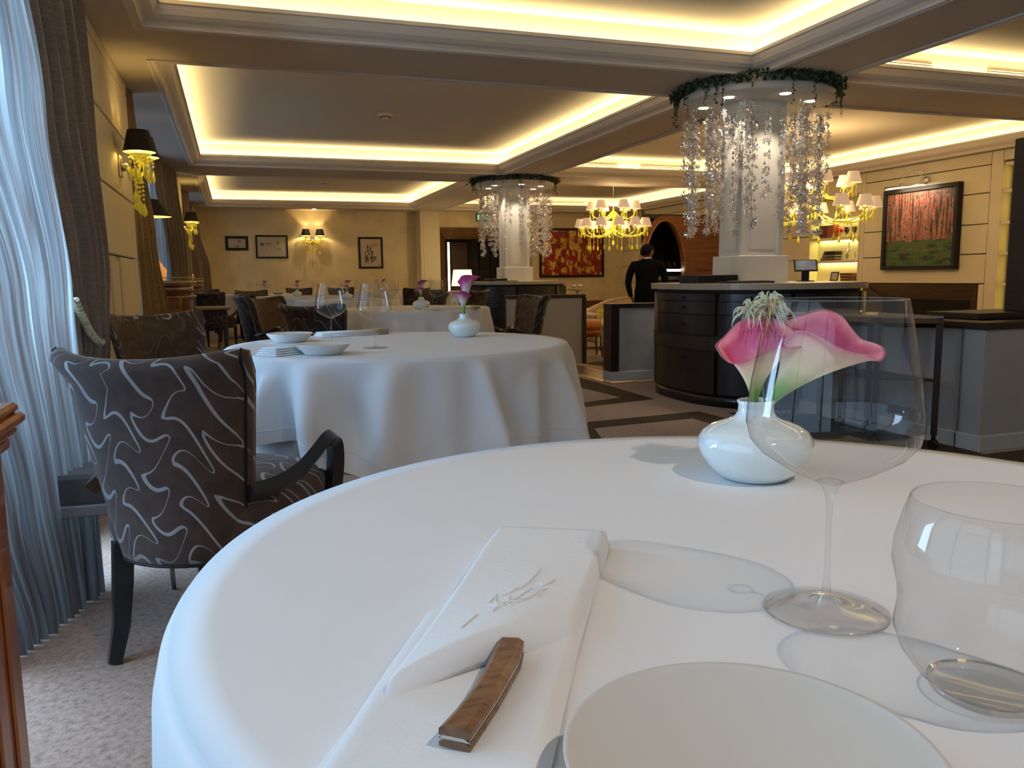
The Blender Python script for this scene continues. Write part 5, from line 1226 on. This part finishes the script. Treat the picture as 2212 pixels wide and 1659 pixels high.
def head_mb():
    mb = MB(); nu, nv = 28, 22
    def fn(u, v):
        a = 2*pi*u-pi/2; ph = -pi/2+pi*v; c, s_ = cos(ph), sin(ph)
        x, y, z = .072*cos(a)*c, .092*sin(a+pi)*c*1.0, .112*s_
        fr = max(0, y/.09)
        if z < -.03: x *= 1-.30*min(1, (-.03-z)/.08); y *= 1-.15*min(1, (-.03-z)/.08)
        nose = math.exp(-((x/.014)**2+((z+.012)/.020)**2))*.020 if y > 0 else 0
        brow = math.exp(-((z-.022)/.012)**2)*.004*fr; eye = -.006*math.exp(-(((abs(x)-.030)/.014)**2+((z-.006)/.010)**2)) if y > 0 else 0
        lip = math.exp(-((x/.022)**2+((z+.052)/.008)**2))*.006 if y > 0 else 0
        return (x, y+nose+brow+eye+lip, z)
    mb.grid(fn, nu, nv, closeu=True)
    for s_ in (-1, 1): mb.sphere((s_*.074, -.004, -.004), .022, 8, (.35, .7, 1.2))
    return mb
ho = head_mb().build('head', m_skin, man, (0, .015, 1.545), fix=False); ho.rotation_euler = (0, 0, radians(-38))
mb = MB()
def hfn(u, v):
    a = 2*pi*u; ph = -.55+(pi/2+.55)*v; fr = min(1, max(0, sin(a)+.30))
    if ph < .35*fr+.1*fr: ph = ph*(1-fr)+(.62*fr)*1.0*(1 if ph < .62 else 1)
    c, s_ = cos(ph), sin(ph); return (.081*cos(a)*c, .101*sin(a)*c-.004, .120*s_+.002)
mb.grid(hfn, 28, 12, closeu=True); mb.build('hair', m_hair, ho, fix=False)
for s_ in (-1, 1):
    mb = MB(); mb.sphere((s_*.029, .083, .006), .009, 8); mb.build('eye', mat('eye_white', (.5, .45, .4), .3), ho)
mb = MB(); mb.lathe([(.060, 1.425), (.056, 1.455), (.058, 1.458), (.063, 1.428)], 20, cap=False, sy=.95); mb.build('shirt_collar', mat('white_shirt', (.7, .68, .65), .7), man)
for s_ in (-1, 1):
    V2 = [((s_*.22, .125, .845), (.020, .030)), ((s_*.215, .155, .815), (.014, .034)), ((s_*.212, .175, .79), (.012, .032))]; E2 = [(0, 1), (1, 2)]
    for f in range(4):
        b0 = len(V2); yy = .16+.017*f; V2 += [((s_*.21, yy+.005, .772), .0085), ((s_*.207, yy+.012, .748), .008), ((s_*.200, yy+.010, .728-.004*abs(f-1.5)), .0065)]; E2 += [(2, b0), (b0, b0+1), (b0+1, b0+2)]
    b0 = len(V2); V2 += [((s_*.205, .175, .805), .010), ((s_*.195, .198, .785), .0085)]; E2 += [(1, b0), (b0, b0+1)]
    skinned('hand', V2, E2, m_skin, man, 1)

# ============================================================ RIGHT WALL: FIREPLACE, SHELVES
t = thing('fireplace', 'wide low fireplace with a splayed dark wooden surround under the painting', 'fireplace', (9.15, 9.115, 0))
w2, zt, dz = 1.02, .832, .22
V = [(-.005, -w2, -.16), (-.005, -w2, zt), (-.005, w2, zt), (-.005, w2, -.16), (.16, -w2+.24, -.16), (.16, -w2+.24, zt-dz), (.16, w2-.24, zt-dz), (.16, w2-.24, -.16)]
m_fp = woodmat('surround_wood', (.05, .03, .018), (.10, .065, .04), .35)
for p in ((0, 1, 5, 4), (1, 2, 6, 5), (2, 3, 7, 6)):
    q = [Vector(V[i]) for i in p]; mb = MB(); mb.add(q+[v+Vector((.03, 0, 0)) for v in q], [(0, 1, 2, 3), (7, 6, 5, 4), (0, 4, 5, 1), (1, 5, 6, 2), (2, 6, 7, 3), (3, 7, 4, 0)]); mb.build('surround_board', m_fp, t)
mb = MB(); mb.box(.162, .185, -w2+.2, w2-.2, -.16, .66); mb.build('firebox', mat('firebox_black', (.004, .004, .004), .9), t)  # plain near-black panel closing the fireplace opening
m_niche = mat('niche_yellow', (.85, .78, .42), .6)
m_back = mat('lit_panel', (.9, .78, .25), .5, emis=(1, .80, .20), es=.55)
t = struct(bpy.data.objects.new('wall_niche', None)); COL.objects.link(t)
mb = MB(); mb.box(9.32, 9.34, 10.26, 11.42, -.16, 2.2); mb.box(9.15, 9.34, 10.26, 10.28, -.16, 2.2); mb.box(9.15, 9.34, 11.40, 11.42, -.16, 2.2); mb.box(9.15, 9.34, 10.26, 11.42, 2.18, 2.2); mb.build('niche_lining', m_niche, t)
for z in (.20, .52, .871, 1.203, 1.566, 1.90):
    mb = MB(); mb.bbox(9.16, 9.33, 10.28, 11.40, z-.035, z, .003); mb.build('shelf_board', m_panel, t)
    light('shelf_light', 'AREA', (9.30, 10.84, z-.045), 2.4, (1, .86, .38), rot=(0, 0, 0), size=.05, size_y=1.0)
t = struct(bpy.data.objects.new('wall_niche', None)); COL.objects.link(t)
mb = MB(); mb.box(9.30, 9.34, 7.02, 7.81, -.16, 2.34); mb.build('niche_lining', m_niche, t)
zz = [.1, .45, .85, 1.234, 1.618, 2.008, 2.34]
for a, c in zip(zz[:-1], zz[1:]):
    mb = MB(); mb.box(9.285, 9.30, 7.03, 7.80, a+.01, c-.04); mb.build('backlit_panel', m_back, t)
    mb = MB(); mb.bbox(9.16, 9.30, 7.02, 7.81, c-.035, c, .003); mb.build('shelf_board', m_panel, t)
# shelf objects
def bk(x, y, z, w, d, h, rz, c, l, g): return flat('book', l, 'book', x, y, z, w, d, h, rz, mat('book_cover', c, .5), g)
for k, (c, w) in enumerate((((.05, .02, .015), .34), ((.30, .24, .15), .34), ((.02, .02, .02), .30), ((.35, .30, .2), .30), ((.015, .015, .015), .29), ((.02, .015, .015), .28), ((.012, .012, .012), .27))):
    bk(9.235, 10.98-.008*k, 1.2032+.021*k, .14, w, .019, 0, c, ('bottom', 'second', 'third', 'fourth', 'fifth', 'sixth', 'topmost')[k]+' book of the dark stack on the lit shelf beside the crystal decanter', 'books stacked on the middle shelf')
for k in range(3): bk(9.235, 10.55, .8712+.043*k, .14, .22+.01*k, .038, .05*k, (.16, .035, .022), ('bottom', 'middle', 'top')[k]+' of the three thick red books on the lower lit shelf', 'red books')
t = thing('photo_frame', 'dark leaning photo frame beside the red books on the lower shelf', 'frame', (9.20, 10.86, .872)); mb = MB()
Mx = Matrix.Rotation(radians(12), 4, 'Y'); mb.bbox(0, .012, -.09, .09, 0, .018, .002, Mx); mb.bbox(0, .012, -.09, .09, .13, .148, .002, Mx); mb.bbox(0, .012, -.09, -.072, .018, .13, .002, Mx); mb.bbox(0, .012, .072, .09, .018, .13, .002, Mx); mb.build('frame_rails', m_black, t)
mb = MB(); mb.box(.004, .009, -.072, .072, .018, .13, Mx); mb.build('photo', m_paper2, t)
for y, w, c, l in ((11.15, .18, (.14, .012, .012), 'dark red box at the left of the upper lit shelf'), (10.96, .17, (.35, .07, .02), 'orange red box beside the dark red one on the upper shelf')):
    flat('gift_box', l, 'box', 9.24, y, 1.566, .10, w, .20, 0, mat('box_red', c, .4))
def goblet(y, c, l, red=False):
    t = thing('goblet', l, 'cup', (9.23, y, 1.566)); mb = MB(); mb.lathe([(.0001, .05), (.02, .05), (.034, .09), (.042, .15), (.040, .15), (.03, .09), (.0001, .06)], 18, cap=False) if not red else mb.lathe([(.0001, .07), (.03, .075), (.05, .09), (.05, .14), (.047, .14), (.047, .095), (.0001, .08)], 18, cap=False); mb.build('bowl', mat('goblet_glass', c, .2, coat=.5), t)
    mb = MB(); mb.lathe([(.03, 0), (.03, .004), (.006, .012), (.006, .055)], 14); mb.build('stem', m_chrome, t)
goblet(10.78, (.55, .01, .02), 'short red cup on the upper lit shelf', True); goblet(10.63, (.01, .01, .01), 'tall black cup in the middle of the upper lit shelf'); goblet(10.46, (.02, .015, .015), 'black cup at the right end of the upper lit shelf')
t = thing('crystal_decanter', 'tall cut crystal decanter at the right of the middle lit shelf', 'decanter', (9.22, 10.55, 1.203)); mb = MB(); mb.lathe([(.04, 0), (.045, .02), (.05, .08), (.03, .13), (.014, .17), (.014, .22), (.03, .225), (.006, .235), (.022, .26), (.0001, .28)], 8, cap=False, smooth=False); mb.build('body', m_cryst, t)
t = thing('crystal_figurine', 'small crystal figurine right of the decanter', 'ornament', (9.22, 10.40, 1.203)); mb = MB(); mb.lathe([(.03, 0), (.03, .01), (.01, .03), (.02, .08), (.0001, .14)], 8, cap=False, smooth=False); mb.tube([(0, 0, .08), (0, .04, .13), (0, .02, .17)], .008, 5); mb.build('body', m_cryst, t)

# ============================================================ LOUNGE BEHIND THE DIVIDERS
ZL = -.16
def armchair(x, y, rz, label, m, group=None):
    t = thing('lounge_armchair', label, 'chair', (x, y, ZL), rz, group)
    mb = MB()
    def fn(u, v):
        a = radians(-25+230*u); r = .33+.02*v; h = .26+.15*sin(pi*u)**.7; 
        return (r*cos(a)*-1, -r*sin(a)*.95+.05, .20+(h)*v)
    mb.grid(fn, 26, 8)
    def fn2(u, v):
        p = fn(u, v); return (p[0]*.86, p[1]*.86+.01, p[2]-.004)
    mb.grid(fn2, 26, 8)
    n = 26*8
    for i in range(25): mb.face((7*26+i, 7*26+i+1, n+7*26+i+1, n+7*26+i))
    for i in (0, 25):
        for j in range(7): mb.face((j*26+i, (j+1)*26+i, n+(j+1)*26+i, n+j*26+i))
    mb.build('backrest', m, t)
    mb = MB(); mb.lathe([(.28, .20), (.30, .24), (.30, .36), (.27, .40), (.0001, .41)], 30, T(0, .05, 0)); mb.build('seat', m, t)
    for a in (-1, 1):
        mb = MB(); mb.tube([(a*.30, .24, .56), (a*.33, .30, .55), (a*.32, .28, .42), (a*.27, .22, .22)], [.018, .022, .020, .018], 6); mb.build('arm_post', m_mahog, t)
        mb = MB(); mb.tube([(a*.22, .24, .22), (a*.24, .27, 0)], [.022, .014], 6); mb.build('leg', m_mahog, t)
        mb = MB(); mb.tube([(a*.20, -.18, .22), (a*.23, -.26, 0)], [.022, .014], 6); mb.build('leg', m_mahog, t)
    return t
armchair(5.03, 10.0, radians(165), 'beige round-backed armchair with dark wooden arms in the gap between the dividers', m_cream)
t = thing('lounge_sofa', 'cream scroll-backed sofa with a yellow cushion behind the beige armchair', 'sofa', (6.25, 11.9, ZL), radians(0))
mb = MB(); 
def sf(u, v):
    x = -.95+1.9*u; h = .34+.32*sin(pi*u)**.6; return (x, .35-.06*v, .15+(h)*v)
mb.grid(sf, 30, 6); mb.grid(lambda u, v: (sf(u, v)[0], sf(u, v)[1]-.12, sf(u, v)[2]), 30, 6)
for i in range(29): mb.face((5*30+i, 5*30+i+1, 180+5*30+i+1, 180+5*30+i))
mb.build('backrest', m_cream, t)
mb = MB(); mb.bbox(-.9, .9, -.40, .25, .14, .42, .04); mb.build('seat', m_cream, t)
for a in (-.92, .92): mb = MB(); mb.bbox(a-.06, a+.06, -.40, .30, .12, .58, .03); mb.build('arm', m_cream, t)
for a in (-.85, .85):
    for q in (-.34, .25): mb = MB(); mb.tube([(a, q, .14), (a, q, 0)], [.025, .016], 6); mb.build('leg', m_mahog, t)
mb = MB(); mb.bbox(-.32, .32, -.07, .07, -.10, .10, .04); o = mb.build('cushion', m_yel, None, (5.85, 11.99, .36)); tag(o, 'yellow cushion leaning on the cream sofa', 'cushion')
t = thing('padded_stool', 'round orange velvet stool beside the divider opening', 'stool', (4.82, 10.75, ZL))
mb = MB(); mb.lathe([(.24, .33), (.265, .36), (.255, .39)], 30); mb.build('seat_base', m_orange, t); mb = MB(); mb.lathe([(.24, .39), (.275, .43), (.27, .49), (.22, .53), (.0001, .54)], 30); mb.build('seat_cushion', m_orange, t)
mb = MB(); mb.lathe([(.245, .30), (.25, .33)], 30); mb.build('seat_rail', m_mahog, t)
for a in (.6, 2.2, 3.7, 5.3): mb = MB(); mb.tube([(.21*cos(a), .21*sin(a), .31), (.235*cos(a), .235*sin(a), 0)], [.022, .012], 6); mb.build('leg', m_mahog, t)
t = thing('carved_side_table', 'dark red wooden table with scalloped edge behind the orange stool', 'table', (5.55, 13.0, ZL)); mb = MB(); mb.bbox(-.40, .40, -.35, .35, .72, .76, .01); mb.build('tabletop', m_mahog, t); mb = MB(); mb.bbox(-.36, .36, -.31, .31, .62, .72, .01); mb.build('apron', m_mahog, t)
for a in (-.30, .30):
    for q in (-.26, .26): mb = MB(); mb.tube([(a, q, .63), (a*1.03, q, .3), (a, q, 0)], [.034, .022, .016], 6); mb.build('leg', m_mahog, t)
t = thing('footed_tray', 'silver footed tray on the dark red side table', 'tray', (5.57, 12.9, .60)); mb = MB(); mb.lathe([(.09, 0), (.02, .02), (.015, .12), (.05, .15), (.19, .165), (.20, .18), (.0001, .16)], 24, cap=False); mb.build('tray', m_chrome, t)
for q in range(2): mb = MB(); mb.lathe([(.02, .18), (.03, .19), (.045, .25), (.0001, .26)], 12, T(-.06+.12*q, 0)); mb.build('cup', m_chrome, t)
t = thing('lounge_armchair', '', 'chair', (7.35, 6.15, -.16), radians(60)); t['label'] = 'beige armchair top showing beside the dark screen at the far right'
mb = MB(); mb.grid(lambda u, v: (-.36+.72*u, -.3, .15+(.62+.16*sin(pi*u))*v), 20, 6); mb.grid(lambda u, v: (-.36+.72*u, -.18, .15+(.62+.16*sin(pi*u))*v), 20, 6)
for i in range(19): mb.face((5*20+i, 5*20+i+1, 120+5*20+i+1, 120+5*20+i))
mb.build('backrest', m_cream, t); mb = MB(); mb.bbox(-.34, .34, -.2, .34, .15, .42, .03); mb.build('seat', m_cream, t)
for a in (-.28, .28):
    for q in (-.2, .28): mb = MB(); mb.tube([(a, q, .16), (a, q, 0)], [.025, .016], 6); mb.build('leg', m_mahog, t)
t = thing('hanging_coat', 'black coat draped behind the dark screen at the far right', 'coat', (6.62, 5.22, 0)); mb = MB()
def cf2(u, v):
    a = 2*pi*u; r = .05+.20*sin(min(1, (1-v)*1.25)*pi*.62)**1.2; return (r*cos(a)*.9, r*.5*sin(a)+.02*sin(5*a), .62+.62*v)
mb.grid(cf2, 28, 14, closeu=True); mb.build('cloth', m_suit, t); mb = MB(); mb.lathe([(.012, 0), (.012, 1.28)], 8); mb.lathe([(.14, -.16), (.14, -.13), (.012, -.10), (.012, 0)], 16); mb.build('stand', m_mahog, t)

# ============================================================ SERVICE TROLLEYS
def caster(x, y, t, r=.028):
    o = MB(); o.lathe([(.012, 2*r), (.012, 2*r+.03)], 10, T(x, y)); o.tube([(x-.016, y, r), (x+.016, y, r)], r, 14, cap=True); return o.build('caster', m_black, t)
m_tm = mat('aged_bronze', (.040, .030, .026), .35, metal=.6)
m_ttop = mat('trolley_top', (.30, .24, .17), .16, coat=.4)
t = thing('service_trolley', 'angular bronze service trolley on casters nearest the grey corner divider', 'trolley', (3.46, 3.72, 0), 0)
K = [(.245, -.215), (.02, .0), (-.02, .42), (.30, .36)]
mb = MB(); mb.prism([(p[0]*1.06, p[1]*1.04) for p in K], .735, .755); mb.build('top', m_ttop, t)
mb = MB(); mb.prism([(p[0], p[1]) for p in K], .385, .40); mb.build('shelf', m_tm, t)
for i in range(4):
    p, q = K[i], K[(i+1) % 4]; mb = MB(); mb.tube([(p[0], p[1], .715), (q[0], q[1], .715)], .026, 4); mb.build('top_rail', m_tm, t)
    mb = MB(); mb.tube([(p[0], p[1], .745), (p[0], p[1], .085)], [.026, .024], 4); mb.build('leg', m_tm, t); caster(p[0], p[1], t)
t = thing('service_trolley', 'half-round bronze service trolley on casters behind the foreground wine glass', 'trolley', (3.66, 4.60, 0), radians(0))
P_ = [(.35*cos(a), .35*sin(a)) for a in [radians(140+190*k/14) for k in range(15)]]+[(.22, .30), (-.22, .30)]
mb = MB(); mb.prism([(p[0]*1.05, p[1]*1.05) for p in P_], .735, .755); mb.build('top', m_ttop, t)
mb = MB(); mb.prism(P_, .365, .38); mb.build('shelf', m_tm, t)
mb = MB(); mb.tube([(p[0], p[1], .71) for p in P_], .022, 4, closed=True); mb.build('top_rail', m_tm, t)
for a in (165, 225, 280, 330):
    a = radians(a); p = (.33*cos(a), .33*sin(a)); mb = MB(); mb.tube([(p[0], p[1], .735), (p[0], p[1], .085)], .021, 4); mb.build('leg', m_tm, t); caster(p[0], p[1], t)

# ============================================================ LEFT SIDE FURNITURE
def halfround(cx, cy_, label, r=.38, z=1.0):
    t = thing('half_round_cabinet', label, 'cabinet', (cx, cy_, 0), 0, 'half-round cabinets')
    mb = MB(); mb.lathe([(r, .10), (r, z-.16)], 30, a0=-pi/2, a1=pi/2, cap=False); mb.box(-.02, 0, -r, r, .1, z-.16); mb.build('body', m_mahog, t)
    mb = MB(); mb.lathe([(.0001, z-.16), (r+.012, z-.16), (r+.016, z-.15), (r+.012, z-.14), (.0001, z-.14)], 30, a0=-pi/2, a1=pi/2, cap=False); mb.build('drawer_top', m_mahog, t)
    mb = MB(); mb.lathe([(.0001, z-.14), (r-.01, z-.14), (r-.01, z-.03), (.0001, z-.03)], 30, a0=-pi/2, a1=pi/2, cap=False); mb.build('upper_drawer', m_mahog, t)
    mb = MB(); mb.lathe([(.0001, z-.03), (r+.02, z-.03), (r+.02, z), (.0001, z)], 30, a0=-pi/2, a1=pi/2, cap=False); mb.build('marble_top', m_ttop, t)
    for zz in (z-.155, z-.04, z+.03): mb = MB(); mb.tube([((r+.012)*cos(a), (r+.012)*sin(a), zz) for a in [-pi/2+pi*k/20 for k in range(21)]], .004, 5); mb.build('brass_rail', m_gold, t)
    for a in (-1.5, -.5, .5, 1.5): mb = MB(); mb.tube([((r-.03)*cos(a), (r-.03)*sin(a), .11), ((r-.02)*cos(a), (r-.02)*sin(a), 0)], [.022, .012], 6); mb.build('leg', m_mahog, t)
    return t
halfround(-.74, 8.6, 'dark mahogany half-round cabinet with brass rails beside the golden drape', .37)
halfround(-.82, 15.4, 'distant half-round cabinet in the third window bay', .30)
def black_lamp(x, y, z, s_, label):
    t = thing('table_lamp', label, 'lamp', (x, y, z), 0, 'black-shaded table lamps'); mb = MB(); mb.lathe([(.07, 0), (.09, .02), (.10, .10), (.05, .17), (.012, .22), (.012, .62)], 20); mb.build('base', mat('amber_glass', (.75, .30, .10), .3, emis=(1, .4, .12), es=.5), t)
    shade_mb(.16*s_, .06*s_, .16, 24).build('lamp_shade', m_shade_b, t, (0, 0, .60), fix=False); t2 = shade_mb(.157*s_, .058*s_, .158, 24).build('shade_lining', m_shade_in, t, (0, 0, .6005), fix=False)
    light('lamp_bulb', 'POINT', (x, y, z+.58), 1.2, (1, .55, .25), size=.03)
black_lamp(-.70, 8.45, 1.0, 1.1, 'black-shaded lamp on the near half-round cabinet half hidden by the golden drape')
black_lamp(-.76, 15.3, 1.0, .9, 'small black-shaded lamp on the distant half-round cabinet')
t = thing('side_table', 'small wooden side table with a pale edge beside the dark armchair', 'table', (-.22, 9.3, 0)); mb = MB(); mb.bbox(-.24, .17, -.2, .2, .69, .72, .004); mb.build('tabletop', woodmat('light_edge', (.20, .15, .09), (.28, .22, .14), .4), t)
mb = MB(); mb.bbox(-.20, .13, -.16, .16, .64, .69, .003); mb.build('apron', m_cap, t)
for a in (-.18, .11):
    for q in (-.14, .14): mb = MB(); mb.tube([(a, q, .65), (a, q, 0)], [.026, .016], 4); mb.build('leg', m_cap, t)
# bag stool behind the near chair
t = thing('bag_stool', 'low grey padded bag stool on thin metal legs behind the near armchair', 'stool', (-.44, 2.90, 0), radians(-4))
m_gf = mat('grey_felt', (.10, .105, .115), .8, bump=.2, bscale=80)
mb = MB(); mb.bbox(-.13, .22, -.10, .12, .285, .395, .012); mb.build('seat_pad', m_gf, t)
mb = MB(); mb.bbox(-.16, .24, -.12, -.10, .265, .300, .003); mb.bbox(-.16, .24, .12, .14, .265, .300, .003); mb.build('side_rail', mat('stool_rail', (.30, .32, .34), .5), t)
for x, y in ((-.14, -.10), (.20, -.10), (-.14, .13), (.20, .13)):
    mb = MB(); mb.tube([(x, y, .28), (x*1.05, y*1.2, 0)], .008, 6); mb.build('leg', m_steel, t)
# carved wooden furniture corner at the left edge
t = thing('carved_console', 'carved reddish oak furniture corner cut by the left edge of the view', 'cabinet', (-.70, 1.42, -.06))
mb = MB(); mb.bbox(-.30, .315, -.26, .12, .06, .80, .006); mb.build('carcass', m_carve, t)
mb = MB(); mb.lathe([(.0001, .80), (.30, .80)], 4); 
for z0, z1, o_ in ((.775, .800, .036), (.800, .818, .046), (.818, .838, .058), (.838, .856, .050)): mb.bbox(-.32, .285+o_, -.28-o_, .12+o_, z0, z1, .006)
mb.build('moulded_top', m_carve, t)
for k in range(4): mb = MB(); mb.bbox(.313, .321, -.22+.085*k, -.17+.085*k, .10, .70, .004); mb.build('flute', m_carve, t)
mb = MB(); mb.bbox(.27, .335, -.29, -.20, .06, .775, .006); mb.bbox(.27, .345, -.297, -.19, .66, .70, .005); mb.build('corner_post', m_carve, t)
